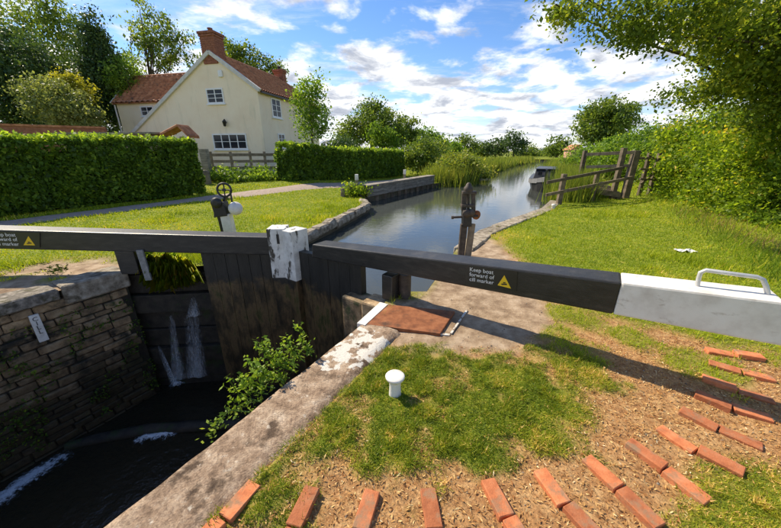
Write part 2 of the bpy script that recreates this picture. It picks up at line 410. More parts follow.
# ------------------------------------------------------------------ object helpers
def link(o):
    col.objects.link(o)
    return o
def thing(name, label, cat, loc=(0, 0, 0), group=None):
    o = bpy.data.objects.new(name, None)
    o.empty_display_size = 0.2
    o.location = loc
    o['label'] = label
    o['category'] = cat
    if group:
        o['group'] = group
    return link(o)
def tag(o, label=None, cat=None, group=None, kind=None):
    for k, v in (('label', label), ('category', cat), ('group', group), ('kind', kind)):
        if v:
            o[k] = v
    return o
def adopt(o, p):
    if p is not None:
        o.parent = p
        if p.type == 'EMPTY':
            o.matrix_parent_inverse = Matrix.Translation(-Vector(p.location))
        elif p.parent is None:
            o.matrix_parent_inverse = Matrix.Identity(4)
    return o
class MB:
    def __init__(s):
        s.v = []; s.f = []; s.sm = []
    def add(s, vs, fs, smooth=False):
        k = len(s.v)
        s.v += [tuple(q) for q in vs]
        s.f += [tuple(i + k for i in f) for f in fs]
        s.sm += [smooth] * len(fs)
        return s
    def hexa(s, p):
        """8 points: bottom ring 0-3, top ring 4-7"""
        return s.add(p, [(3, 2, 1, 0), (4, 5, 6, 7), (0, 1, 5, 4), (1, 2, 6, 5), (2, 3, 7, 6), (3, 0, 4, 7)])
    def box(s, c, size, rz=0.0, rx=0.0, ry=0.0, rot=None):
        c = Vector(c); h = [q / 2 for q in size]
        m = rot if rot is not None else (Matrix.Rotation(rz, 3, 'Z') @ Matrix.Rotation(ry, 3, 'Y') @ Matrix.Rotation(rx, 3, 'X'))
        p = [c + m @ Vector((x * h[0], y * h[1], z * h[2])) for z in (-1, 1) for x, y in ((-1, -1), (1, -1), (1, 1), (-1, 1))]
        return s.hexa(p)
    def bar(s, a, b, w, h, up=Vector((0, 0, 1))):
        a = Vector(a); b = Vector(b)
        d = (b - a).normalized()
        sd_ = d.cross(up)
        if sd_.length < 1e-4:
            sd_ = d.cross(Vector((1, 0, 0)))
        sd_.normalize(); u = sd_.cross(d).normalized()
        p = []
        for q in (a, b):
            p += [q - sd_ * w / 2 - u * h / 2, q + sd_ * w / 2 - u * h / 2, q + sd_ * w / 2 + u * h / 2, q - sd_ * w / 2 + u * h / 2]
        return s.add(p, [(0, 1, 2, 3), (7, 6, 5, 4), (0, 4, 5, 1), (1, 5, 6, 2), (2, 6, 7, 3), (3, 7, 4, 0)])
    def tube(s, pts, rad, n=8, caps=True):
        pts = [Vector(p) for p in pts]
        if isinstance(rad, (int, float)):
            rad = [rad] * len(pts)
        vs = []; fs = []
        ref = None
        for i, p in enumerate(pts):
            t = (pts[min(i + 1, len(pts) - 1)] - pts[max(i - 1, 0)]).normalized()
            if ref is None:
                ref = t.orthogonal().normalized()
            ref = (ref - t * ref.dot(t)).normalized()
            bi = t.cross(ref)
            for k in range(n):
                a = 2 * math.pi * k / n
                vs.append(p + (ref * math.cos(a) + bi * math.sin(a)) * rad[i])
        for i in range(len(pts) - 1):
            for k in range(n):
                k2 = (k + 1) % n
                fs.append((i * n + k, i * n + k2, (i + 1) * n + k2, (i + 1) * n + k))
        s.add(vs, fs, True)
        if caps:
            s.add(vs[:n], [tuple(reversed(range(n)))]); s.add(vs[-n:], [tuple(range(n))])
        return s
    def lathe(s, c, prof, n=20, axis=None):
        """prof: list of (radius, height) along axis from c"""
        c = Vector(c); ax = Vector(axis or (0, 0, 1)).normalized()
        a1 = ax.orthogonal().normalized(); a2 = ax.cross(a1)
        vs = []; fs = []
        for r, h in prof:
            for k in range(n):
                a = 2 * math.pi * k / n
                vs.append(c + ax * h + (a1 * math.cos(a) + a2 * math.sin(a)) * r)
        for i in range(len(prof) - 1):
            for k in range(n):
                k2 = (k + 1) % n
                fs.append((i * n + k, i * n + k2, (i + 1) * n + k2, (i + 1) * n + k))
        s.add(vs, fs, True)
        s.add(vs[:n], [tuple(reversed(range(n)))]); s.add(vs[-n:], [tuple(range(n))])
        return s
    def torus(s, c, R_, r, axis, n=24, k=8):
        c = Vector(c); ax = Vector(axis).normalized()
        a1 = ax.orthogonal().normalized(); a2 = ax.cross(a1)
        vs = []; fs = []
        for i in range(n):
            a = 2 * math.pi * i / n
            d = a1 * math.cos(a) + a2 * math.sin(a)
            for j in range(k):
                b_ = 2 * math.pi * j / k
                vs.append(c + d * (R_ + r * math.cos(b_)) + ax * r * math.sin(b_))
        for i in range(n):
            for j in range(k):
                fs.append((i * k + j, ((i + 1) % n) * k + j, ((i + 1) % n) * k + (j + 1) % k, i * k + (j + 1) % k))
        return s.add(vs, fs, True)
    def build(s, name, mat, parent=None, bevel=0.0, seg=2, rough=0.0):
        me = bpy.data.meshes.new(name)
        me.from_pydata(s.v, [], s.f)
        me.polygons.foreach_set('use_smooth', s.sm)
        if bevel or rough:
            bm = bmesh.new(); bm.from_mesh(me)
            if bevel:
                es = [e for e in bm.edges if e.is_manifold and e.calc_face_angle(0) > 0.6]
                bmesh.ops.bevel(bm, geom=es, offset=bevel, segments=seg, affect='EDGES', profile=0.6)
            if rough:
                for v in bm.verts:
                    q = mnoise.noise_vector(v.co * 5.0)
                    v.co += q * rough
            bm.to_mesh(me); bm.free()
        me.materials.append(mat)
        o = link(bpy.data.objects.new(name, me))
        return adopt(o, parent)
def fast_mesh(name, V, F, mat, v=None, parent=None, smooth=False):
    """V (n,3) float array, F (m,k) int array"""
    me = bpy.data.meshes.new(name)
    n, k = F.shape
    me.vertices.add(len(V)); me.vertices.foreach_set('co', np.ascontiguousarray(V, np.float32).ravel())
    me.loops.add(n * k); me.loops.foreach_set('vertex_index', np.ascontiguousarray(F, np.int32).ravel())
    me.polygons.add(n)
    me.polygons.foreach_set('loop_start', np.arange(0, n * k, k, dtype=np.int32))
    if smooth:
        me.polygons.foreach_set('use_smooth', np.ones(n, bool))
    if v is not None:
        a = me.attributes.new('v', 'FLOAT', 'POINT')
        a.data.foreach_set('value', np.ascontiguousarray(v, np.float32))
    me.materials.append(mat)
    me.update(calc_edges=True)
    me.validate()
    o = link(bpy.data.objects.new(name, me))
    return adopt(o, parent)
def unit(a):
    return a / (np.linalg.norm(a, axis=1, keepdims=True) + 1e-9)
def leaves(C, size, v, aspect=0.55, up=0.3, hang=None, jit=0.35):
    """kite-shaped leaf faces, folded a little along the midrib"""
    N = len(C)
    nrm = unit(R.normal(size=(N, 3)) + np.array([0, 0, up]))
    a = R.normal(size=(N, 3))
    if hang is not None:
        a = a * 0.5 + np.array(hang)
    a = unit(a - nrm * (a * nrm).sum(1, keepdims=True))
    b = np.cross(nrm, a)
    s = (size * (1 + jit * R.normal(size=N))).clip(size * 0.4, size * 1.9)[:, None]
    w = s * aspect * 0.5
    p0 = C - a * s * 0.5
    p1 = C + b * w - nrm * w * 0.25
    p2 = C + a * s * 0.5 - nrm * s * 0.08
    p3 = C - b * w - nrm * w * 0.25
    V = np.stack([p0, p1, p2, p3], 1).reshape(-1, 3)
    F = np.arange(N * 4).reshape(N, 4)
    return V, F, np.repeat(v, 4)
def ell_points(n, c, r, shell=0.45):
    d = unit(R.normal(size=(n, 3)))
    rad = (shell + (1 - shell) * R.random(n) ** 0.6)[:, None]
    return np.array(c) + d * rad * np.array(r)
def crown_points(ells, nclump, per, spread, zmin=None):
    """clumps scattered in ellipsoids, leaves scattered in clumps"""
    vol = np.array([np.prod(e[1]) ** 0.75 for e in ells]); vol = vol / vol.sum()
    cc = np.concatenate([ell_points(max(2, int(nclump * w)), e[0], e[1], 0.35) for e, w in zip(ells, vol)])
    k = len(cc)
    sz = spread * (0.6 + 0.8 * R.random(k))
    idx = np.repeat(np.arange(k), per)
    P = cc[idx] + R.normal(size=(k * per, 3)) * sz[idx][:, None] * np.array([1, 1, 0.7])
    tone = np.clip(0.45 + 0.17 * R.normal(size=k), 0, 1)[idx] + 0.16 * R.normal(size=k * per)
    return P, np.clip(tone, 0, 1), cc
def limb(mb, a, b, r0, r1, bow=0.3, n=5, sides=6):
    a = Vector(a); b = Vector(b)
    L = (b - a).length
    off = Vector((random.uniform(-1, 1), random.uniform(-1, 1), random.uniform(-.2, .6))) * L * bow
    pts = []
    for i in range(n + 1):
        t = i / n
        pts.append(a.lerp(b, t) + off * math.sin(math.pi * t) * 0.5)
    mb.tube(pts, [r0 + (r1 - r0) * i / n for i in range(n + 1)], sides)
def tree(name, label, base, ells, mat, nclump=120, per=60, leaf=0.2, spread=0.5, trunk=0.18, limbs=10, group=None,
         cat='tree', fork=0.35, up=0.3, aspect=0.6, hang=None):
    base = Vector(base)
    t = thing(name, label, cat, base, group)
    P, v, cc = crown_points(ells, nclump, per, spread)
    V, F, vv = leaves(P, leaf, v, aspect, up, hang)
    top = max(e[0][2] + e[1][2] * 0.5 for e in ells)
    cx = sum(e[0][0] for e in ells) / len(ells); cy = sum(e[0][1] for e in ells) / len(ells)
    mb = MB()
    end = Vector((cx, cy, top))
    fk = base.lerp(end, fork)
    mid = base.lerp(end, 0.7)
    mb.tube([base - Vector((0, 0, 0.2)), base + Vector((0, 0, 0.15)), base.lerp(end, fork * 0.5), fk, mid, end],
            [trunk * 1.35, trunk * 1.1, trunk * 0.9, trunk * 0.75, trunk * 0.4, trunk * 0.1], 8)
    sel = cc[R.choice(len(cc), min(limbs, len(cc)), replace=False)]
    for q in sel:
        s = random.uniform(fork * 0.8, 0.75)
        limb(mb, base.lerp(end, s), q, trunk * 0.32 * (1.2 - s), trunk * 0.06)
    mb.build('trunk', M['bark'], t)
    fast_mesh('crown', V, F, mat, vv, t)
    return t

# ================================================================== LAND AND WATER
U = Vector((0.498, 0.868, 0)).normalized()        # along the lock, upstream
N_ = Vector((U.y, -U.x, 0))                       # across the lock, to the right
CR, CL = -1.866, -6.31
def lock(c, s, z=0.0):
    p = N_ * c + U * s
    return Vector((p.x, p.y, z))
def lc(x, y):
    return x * N_.x + y * N_.y, x * U.x + y * U.y
WATER, LOW = -0.28, -2.5
HEEL_R = Vector((0.13, 3.87, 0)); MITRE = Vector((-1.74, 5.12, 0)); HEEL_L = Vector((-3.2, 5.03, 0))
right_edge = [tuple(lock(CR, s).xy) for s in (-7, -4, -2, 0, 1, 2, 2.5)] + \
    [(-0.12, 3.62), (0.0, 3.98), (0.30, 4.10), (0.53, 4.12), (1.38, 6.2), (2.26, 7.64), (3.8, 9.3), (5.4, 11.0), (6.9, 13.2), (8.6, 17), (11, 23),
     (15, 31), (19.5, 40), (28, 55), (45, 80)]
left_edge = [(36, 82), (22, 57), (14.2, 42), (11, 36), (8.3, 29), (5.8, 23.6), (3.6, 21.2), (2.55, 20.4), (0.7, 17.3), (-1.1, 14.2), (-1.15, 13.2), (-0.85, 11.9), (-1.25, 10.2),
             (-1.75, 8.4), (-2.1, 7.3), (-2.75, 6.2), (-3.0, 5.6), (-3.1, 5.22), (-3.8, 5.10), (-4.32, 4.95)] + \
    [tuple(lock(CL, s).xy) for s in (2.0, 1, 0, -2, -4, -7)]
def densify(pts, step0=0.12):
    o = []
    for i, p in enumerate(pts):
        q = pts[(i + 1) % len(pts)]
        d = math.hypot(q[0] - p[0], q[1] - p[1])
        k = max(1, int(d / max(step0, 0.03 * math.hypot(*p))))
        for j in range(k):
            t = j / k
            o.append((p[0] + (q[0] - p[0]) * t, p[1] + (q[1] - p[1]) * t))
    return o
ring = densify(right_edge + left_edge)

# what grows where (patches outlined from ground points)
G = lambda pts: [tuple(hitg(x, y).xy) for x, y in pts]
patch_near = G([(362, 352), (430, 352), (520, 360), (590, 385), (607, 405), (560, 450), (530, 466), (480, 480), (420, 488), (370, 489), (310, 489), (252, 484), (300, 425)])
bare_right = G([(352, 330), (380, 300), (425, 288), (455, 246), (484, 231), (500, 238), (530, 262), (560, 300), (640, 322), (781, 352), (900, 380), (1000, 470), (900, 640), (300, 640),
                (200, 540), (255, 480)])
left_pave = G([(-60, 284), (0, 272), (40, 262), (115, 257), (150, 262), (140, 276), (0, 308), (-70, 330)])
grass_br = G([(690, 528), (720, 487), (781, 470), (900, 500), (900, 620), (640, 600)])
pave_r = G([(352, 330), (380, 300), (425, 288), (455, 246), (484, 231), (497, 240), (520, 262), (545, 300), (560, 325), (520, 352), (430, 352)])
path_px = [(-80, 233), (0, 225), (60, 217), (120, 210), (180, 202), (230, 196), (290, 189), (340, 185.5), (385, 182), (425, 177), (445, 170)]
path_c = [hitg(x, y) for x, y in path_px]
def path_dist(x, y):
    d = np.full(np.shape(x), 1e9)
    for a, b_ in zip(path_c[:-1], path_c[1:]):
        dx, dy = b_.x - a.x, b_.y - a.y
        t = np.clip(((x - a.x) * dx + (y - a.y) * dy) / (dx * dx + dy * dy), 0, 1)
        d = np.minimum(d, np.hypot(x - a.x - t * dx, y - a.y - t * dy))
    return d
def grassiness(x, y):
    x = np.asarray(x, float); y = np.asarray(y, float)
    n1 = fbm(x * 2.3 + 5, y * 2.3, 4) - 0.5
    n2 = fbm(x * 7 + 50, y * 7, 3) - 0.5
    g = np.ones_like(x)
    bare = sstep(-0.12, 0.22, sdist(x, y, bare_right) + 0.5 * n1)
    g = g * (1 - bare)
    # thin grass between the beam and the bricks
    thin = sstep(0.47, 0.66, fbm(x * 1.7 + 9, y * 1.7 + 3, 4) + 0.3 * n2 + 0.10 * sstep(2.0, 3.4, y + 0.12 * x) - 0.10 * sstep(2.4, 1.8, y)) * 0.75 * (sdist(x, y, pave_r) < 0.05)
    g = np.maximum(g, thin * bare)
    g = np.maximum(g, sstep(-0.10, 0.20, sdist(x, y, patch_near) + 0.50 * n1 + 0.40 * n2) * (1 - 0.55 * sstep(0.56, 0.68, fbm(x * 5 + 3, y * 5 + 11, 3))))
    g = np.maximum(g, sstep(-0.15, 0.2, sdist(x, y, grass_br) + 0.45 * n1) * 0.9)
    lp = sstep(-0.15, 0.15, sdist(x, y, left_pave) + 0.5 * n1) * (1 - 0.8 * sstep(0.60, 0.72, fbm(x * 3.1 + 2, y * 3.1 + 8, 3)))
    g = g * (1 - lp)
    c, s = lc(x, y)
    g = g * np.where((c < -1.40) & (c > CR - 0.3) & (s < 2.6), 0.0, 1.0)
    return g

def surf(x, y, g=None):
    """height of the land surface with its small unevenness"""
    x = np.asarray(x, float); y = np.asarray(y, float)
    if g is None:
        g = grassiness(x, y)
    dist = np.hypot(x, y)
    z = gh(x, y) + np.where(dist < 40, (fbm(x * 1.3, y * 1.3, 4) - 0.5) * 0.05 + g * 0.012, 0)
    z = z + np.where(dist < 6, (fbm(x * 6, y * 6, 3) - 0.5) * 0.03, 0)
    return z - 0.014 * (1 - g) * (dist < 12)
# ground sheet: fine near the camera, coarse to the horizon
pts = [Vector(p) for p in ring]
nring = len(pts)
rad = 0.45
gp = []
while rad < 900:
    st = max(0.035, rad * 0.026) if rad < 60 else rad * 0.08
    a0, a1 = (-math.pi, math.pi) if rad < 14 else (math.radians(-25), math.radians(205))
    k = int((a1 - a0) * rad / (st if rad < 14 else st))
    front = rad < 14
    for j in range(k):
        a = a0 + (a1 - a0) * (j + random.random() * 0.6) / k
        # coarser behind the camera
        if front and math.sin(a) < -0.1 and rad > 1 and random.random() > 0.12:
            continue
        r_ = rad + st * random.uniform(-0.3, 0.3)
        gp.append((r_ * math.cos(a), r_ * math.sin(a)))
    rad += st
gp += [(-1200, -60), (1200, -60), (1200, 1200), (-1200, 1200), (0, 1200), (-20, -40), (20, -40), (0.05, 0.1), (-0.1, -0.2)]
ga = np.array(gp)
near_ring = np.abs(sdist(ga[:, 0], ga[:, 1], ring)) < np.maximum(0.03, 0.008 * np.hypot(ga[:, 0], ga[:, 1]))
outside = ~inpoly(ga[:, 0], ga[:, 1], ring)
ga = ga[outside & ~near_ring]
pts += [Vector((float(a), float(b))) for a, b in ga]
edges = [(i, (i + 1) % nring) for i in range(nring)]
cv, ce, cf, *_rest = delaunay_2d_cdt(pts, edges, [], 0, 1e-6)
cx_ = np.array([(v.x, v.y) for v in cv])
tri = np.array([f for f in cf if len(f) == 3])
cen = cx_[tri].mean(1)
tri = tri[~inpoly(cen[:, 0], cen[:, 1], ring)]
x, y = cx_[:, 0], cx_[:, 1]
gmask = grassiness(x, y)
dist = np.hypot(x, y)
z = surf(x, y, gmask)
edge_d = np.abs(sdist(x, y, ring))
z = np.where(edge_d < 0.5, z * 0.4 - 0.012, z)
z = z + np.where(dist > 120, (dist - 120) * 0.002, 0)
ar = (cx_[tri[:, 1]] - cx_[tri[:, 0]])
br_ = (cx_[tri[:, 2]] - cx_[tri[:, 0]])
flip = ar[:, 0] * br_[:, 1] - ar[:, 1] * br_[:, 0] < 0
tri[flip] = tri[flip][:, ::-1]
used = np.zeros(len(cx_), bool); used[tri.ravel()] = True
remap = np.cumsum(used) - 1
Vg = np.stack([x, y, z], 1)[used]
m, nt, out = new_mat('turf_and_earth')
b = nt.nodes.new('ShaderNodeBsdfPrincipled')
nt.links.new(b.outputs[0], out.inputs[0])
at = nt.nodes.new('ShaderNodeAttribute'); at.attribute_name = 'v'
at2 = nt.nodes.new('ShaderNodeAttribute'); at2.attribute_name = 'paved'
earth = ramp(nt, nnoise(nt, 16, 9, 0.72), [(0.28, (0.22, 0.105, 0.042)), (0.45, (0.42, 0.225, 0.095)), (0.6, (0.56, 0.345, 0.16)), (0.76, (0.70, 0.51, 0.28))])
speck = ramp(nt, nnoise(nt, 70, 4, 0.7), [(0.36, (0.45, 0.45, 0.45)), (0.6, (1.15, 1.1, 1.0))])
earth = mixrgb(nt, 0.75, earth, speck, 'MULTIPLY')
pav = ramp(nt, nnoise(nt, 4.5, 9, 0.68), [(0.3, (0.17, 0.11, 0.068)), (0.48, (0.33, 0.235, 0.15)), (0.6, (0.46, 0.345, 0.235)), (0.75, (0.55, 0.44, 0.32))])
soil = mixrgb(nt, at2.outputs['Fac'], earth, pav)
turf = ramp(nt, nnoise(nt, 5.5, 10, 0.78), [(0.3, (0.075, 0.11, 0.008)), (0.48, (0.15, 0.20, 0.012)), (0.60, (0.28, 0.28, 0.03)), (0.74, (0.36, 0.26, 0.09))])
cc = mixrgb(nt, at.outputs['Fac'], soil, turf)
nt.links.new(cc, b.inputs['Base Color'])
b.inputs['Roughness'].default_value = 0.92
b.inputs['Specular IOR Level'].default_value = 0.2
bn = nt.nodes.new('ShaderNodeBump'); bn.inputs['Strength'].default_value = 0.7; bn.inputs['Distance'].default_value = 0.025
nt.links.new(nnoise(nt, 32, 9, 0.75), bn.inputs['Height']); nt.links.new(bn.outputs[0], b.inputs['Normal'])
M['ground'] = m
go = fast_mesh('ground', Vg, remap[tri], m, gmask[used], None, True)
pv = np.maximum(sstep(-0.15, 0.15, sdist(x, y, pave_r) + 0.35 * (fbm(x * 3, y * 3, 3) - 0.5)), sstep(-0.2, 0.1, sdist(x, y, left_pave)))
a = go.data.attributes.new('paved', 'FLOAT', 'POINT'); a.data.foreach_set('value', np.ascontiguousarray(pv[used], np.float32))
tag(go, kind='structure')

# bank faces that go down into the water
V = []; F = []
rr = ring
for i, p in enumerate(rr):
    V += [(p[0], p[1], -0.012), (p[0], p[1], -1.2)]
k = len(rr)
c_, s_ = lc(np.array([p[0] for p in rr]), np.array([p[1] for p in rr]))
for i in range(k):
    j = (i + 1) % k
    if s_[i] > 2.6 and s_[j] > 2.6 and not (-4.5 < rr[i][0] < -3.1 and rr[i][1] < 5.5):
        F.append((2 * i, 2 * j, 2 * j + 1, 2 * i + 1))
M['bank'] = pm('wet_bank', [(0.3, (0.05, 0.04, 0.025)), (0.6, (0.12, 0.10, 0.06)), (0.8, (0.2, 0.17, 0.11))], 3, 0.8, 0.5, 20)
tag(fast_mesh('canal_bank', np.array(V), np.array(F), M['bank']), kind='structure')

# upper canal water
def water_mat(name, base, bumps, rough, foam=False):
    m, nt, out = new_mat(name)
    b = nt.nodes.new('ShaderNodeBsdfPrincipled')
    b.inputs['Base Color'].default_value = (*base, 1)
    b.inputs['Roughness'].default_value = rough
    b.inputs['IOR'].default_value = 1.333
    b.inputs['Specular IOR Level'].default_value = 0.75
    h = None
    for sc, st, stretch in bumps:
        f = nnoise(nt, sc, 4, 0.55, sc=stretch)
        mm = nt.nodes.new('ShaderNodeMath'); mm.operation = 'MULTIPLY'; mm.inputs[1].default_value = st
        nt.links.new(f, mm.inputs[0])
        if h is None:
            h = mm.outputs[0]
        else:
            aa = nt.nodes.new('ShaderNodeMath'); aa.operation = 'ADD'
            nt.links.new(h, aa.inputs[0]); nt.links.new(mm.outputs[0], aa.inputs[1]); h = aa.outputs[0]
    bn = nt.nodes.new('ShaderNodeBump'); bn.inputs['Strength'].default_value = 1.0; bn.inputs['Distance'].default_value = 0.03
    nt.links.new(h, bn.inputs['Height']); nt.links.new(bn.outputs[0], b.inputs['Normal'])
    nt.links.new(b.outputs[0], out.inputs[0])
    return m
M['water'] = water_mat('canal_water', (0.055, 0.062, 0.054), [(1.6, 0.12, (1, 1, 1)), (7, 0.07, (1, 1, 1)), (26, 0.02, (1, 1, 1))], 0.04)
M['lowwater'] = water_mat('chamber_water', (0.030, 0.024, 0.014), [(3, 1.0, (1, 1, 1)), (11, 0.5, (1, 1, 1))], 0.10)
up_poly = [(HEEL_R.x + 0.05, HEEL_R.y + 0.05), (MITRE.x, MITRE.y + 0.08), (HEEL_L.x, HEEL_L.y + 0.12)]
poly = [(-40, 5.7)] + up_poly[::-1] + [(90, 4.1), (90, 130), (-40, 130)]
bm = bmesh.new()
vs_ = [bm.verts.new((p[0], p[1], WATER)) for p in poly]
f = bm.faces.new(vs_)
if f.normal.z < 0 or f.calc_area() and (f.normal_update() or f.normal.z < 0):
    f.normal_flip()
bmesh.ops.triangulate(bm, faces=bm.faces[:])
me = bpy.data.meshes.new('canal_water'); bm.to_mesh(me); bm.free(); me.materials.append(M['water'])
tag(link(bpy.data.objects.new('canal_water', me)), kind='structure')
mb = MB()
q = [lock(CR - 0.01, -7, LOW), lock(CR - 0.01, 4.9, LOW), lock(CL - 0.3, 4.9, LOW), lock(CL - 0.3, -7, LOW)]
mb.add(q, [(0, 1, 2, 3)])
tag(mb.build('lock_chamber_water', M['lowwater']), kind='structure')

# towpath
V = []; F = []
pp = []
for a_, b_ in zip(path_c[:-1], path_c[1:]):
    for j in range(10):
        pp.append(a_.lerp(b_, j / 10))
pp.append(path_c[-1])
# smooth
for _ in range(6):
    pp = [pp[0]] + [(pp[i - 1] + pp[i] * 2 + pp[i + 1]) / 4 for i in range(1, len(pp) - 1)] + [pp[-1]]
W = 7
for i, p in enumerate(pp):
    d = (pp[min(i + 1, len(pp) - 1)] - pp[max(i - 1, 0)]); d.z = 0; d.normalize()
    sd_ = Vector((d.y, -d.x, 0))
    for j in range(W):
        t = j / (W - 1) * 2 - 1
        wdt = 0.62 + (0.22 * (float(fbm(i * 0.3, 3.0 + (t > 0), 3)) - 0.5) if abs(t) > 0.9 else 0)
        q = p + sd_ * t * wdt
        V.append((q.x, q.y, float(gh(q.x, q.y)) + 0.045 - 0.03 * t * t))
for i in range(len(pp) - 1):
    for j in range(W - 1):
        F.append((i * W + j, i * W + j + 1, (i + 1) * W + j + 1, (i + 1) * W + j))
tag(fast_mesh('towpath', np.array(V), np.array(F), M['pathgravel'], smooth=True), kind='structure')

# ================================================================== LOCK WALLS
# right side: concrete coping with the lock edge, painted line and rusty plate
cop = thing('lock_coping', 'worn brown concrete coping along the near lock edge, with flaking white paint', 'coping', lock(-1.6, 1.2))
V = []; F = []
ss = np.linspace(-4.0, 2.66, 220); cs = np.array([CR, CR + 0.015, CR + 0.05, -1.72, -1.62, -1.52, -1.44, -1.38])
for i, s in enumerate(ss):
    for j, c in enumerate(cs):
        cc_ = c + (0.012 * (float(fbm(s * 5, 2, 3)) - 0.5) * 2 if j < 2 else 0) + (0.10 * (float(fbm(s * 2.4, 9, 3)) - 0.5) if j == len(cs) - 1 else 0)
        zz = 0.02 + 0.012 * (float(fbm(s * 3, c * 3 + 4, 4)) - 0.5)
        if j == 0: zz = -0.004
        if j == len(cs) - 1: zz = -0.03
        V.append(lock(cc_, s, zz))
base = len(V); k = len(cs)
for i in range(len(ss) - 1):
    for j in range(k - 1):
        F.append((i * k + j, i * k + j + 1, (i + 1) * k + j + 1, (i + 1) * k + j))
for i, s in enumerate(ss):
    V.append(lock(CR + 0.02, s, -0.35))
for i in range(len(ss) - 1):
    F.append((i * k, (i + 1) * k, base + i + 1, base + i))
VA = np.array([tuple(p) for p in V])
pz = G([(312, 372), (335, 345), (358, 328), (372, 330), (395, 346), (366, 368), (335, 372)])
fast_mesh('coping_slab', VA, np.array(F), M['paintedconcrete'], sstep(-0.10, 0.06, sdist(VA[:, 0], VA[:, 1], pz)), cop, True)
mb = MB()
a_, b_, c__, d__ = atz(357, 323, 0.03), atz(380, 302, 0.03), atz(388, 304, 0.03), atz(365, 325, 0.03)
mb.hexa([p - Vector((0, 0, 0.06)) for p in (a_, d__, c__, b_)] + [a_, d__, c__, b_])
mb.build('white_edge_line', M['whitewood'], cop)
mb = MB()
for (p, q, w) in [((366, 325), (450, 335), 0.032), ((451, 333.5), (467, 310), 0.022)]:
    A = atz(*p, 0.006); B = atz(*q, -0.004)
    mb.bar(A, B, w, 0.012)
mb.build('white_border_line', M['wornline'], cop)
mb = MB()
pl = [atz(389, 304.5, 0.024), atz(366, 324, 0.024), atz(440, 333.5, 0.024), atz(455, 311, 0.024)]
mb.hexa([p - Vector((0, 0, 0.05)) for p in pl] + pl)
mb.build('rusty_cover_plate', M['rust'], cop, 0.006)

# left wall: coping stones and coursed stone blocks
lw = thing('lock_wall', 'damp coursed stone lock wall with pale coping stones and moss', 'lock wall', lock(CL, 0.5, LOW))
mb = MB()
mb.hexa([lock(CL - 0.7, -5, LOW - 0.6), lock(CL - 0.055, -5, LOW - 0.6), lock(CL - 0.055, 1.99, LOW - 0.6), lock(CL - 0.7, 1.99, LOW - 0.6),
         lock(CL - 0.7, -5, -0.16), lock(CL - 0.055, -5, -0.16), lock(CL - 0.055, 1.99, -0.16), lock(CL - 0.7, 1.99, -0.16)])
mb.build('wall_core', M['wallback'], lw)
random.seed(3)
def stone_mesh(name, mat, size, bev, amp, seed):
    bm = bmesh.new()
    bmesh.ops.create_cube(bm, size=1)
    for v in bm.verts:
        v.co = Vector((v.co.x * size[0], v.co.y * size[1], v.co.z * size[2]))
    bmesh.ops.bevel(bm, geom=bm.edges[:], offset=bev, segments=1, affect='EDGES')
    for v in bm.verts:
        v.co += mnoise.noise_vector(v.co * 7 + Vector((seed * 3.1, seed, 0))) * amp
    me = bpy.data.meshes.new(name); bm.to_mesh(me); bm.free(); me.materials.append(mat)
    return me
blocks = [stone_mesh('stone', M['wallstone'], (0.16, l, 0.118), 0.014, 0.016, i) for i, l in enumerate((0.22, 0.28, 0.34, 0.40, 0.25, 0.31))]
blen = (0.22, 0.28, 0.34, 0.40, 0.25, 0.31)
ang_u = math.atan2(U.y, U.x) - math.pi / 2
def place(me, name, p, rz, parent, tilt=0.0, sc=(1, 1, 1)):
    o = bpy.data.objects.new(name, me)
    o.location = p; o.rotation_euler = (random.uniform(-tilt, tilt), random.uniform(-tilt, tilt), rz)
    o.scale = sc
    link(o)
    return adopt(o, parent)
zz = -0.165
row = 0
while zz > LOW - 0.1:
    hr = random.choice((0.075, 0.09, 0.11, 0.13, 0.15)) if row else 0.12
    s = 1.98 - random.uniform(0, 0.16)
    while s > -1.4:
        i = random.randrange(6)
        lf = random.uniform(0.8, 1.5)
        l = blen[i] * lf
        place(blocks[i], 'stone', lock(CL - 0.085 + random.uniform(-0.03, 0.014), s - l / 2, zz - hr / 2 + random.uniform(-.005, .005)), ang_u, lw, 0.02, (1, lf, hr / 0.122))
        s -= l + random.uniform(0.006, 0.018)
    zz -= hr + 0.010; row += 1
for i, (s0, s1, big) in enumerate([(1.20, 2.04, 1), (0.55, 1.18, 0), (-0.15, 0.53, 0), (-0.85, -0.17, 0), (-1.6, -0.87, 0), (-2.6, -1.62, 0)]):
    l = s1 - s0
    me = stone_mesh('coping_stone', M['stone'] if big else M['bluestone'], (0.5, l - 0.012, 0.30 if big else 0.17), 0.025, 0.022, 20 + i)
    place(me, 'coping_stone', lock(CL - 0.245 + (0.015 if big else 0.03), (s0 + s1) / 2, -0.125 if big else -0.065), ang_u, lw, 0.006)
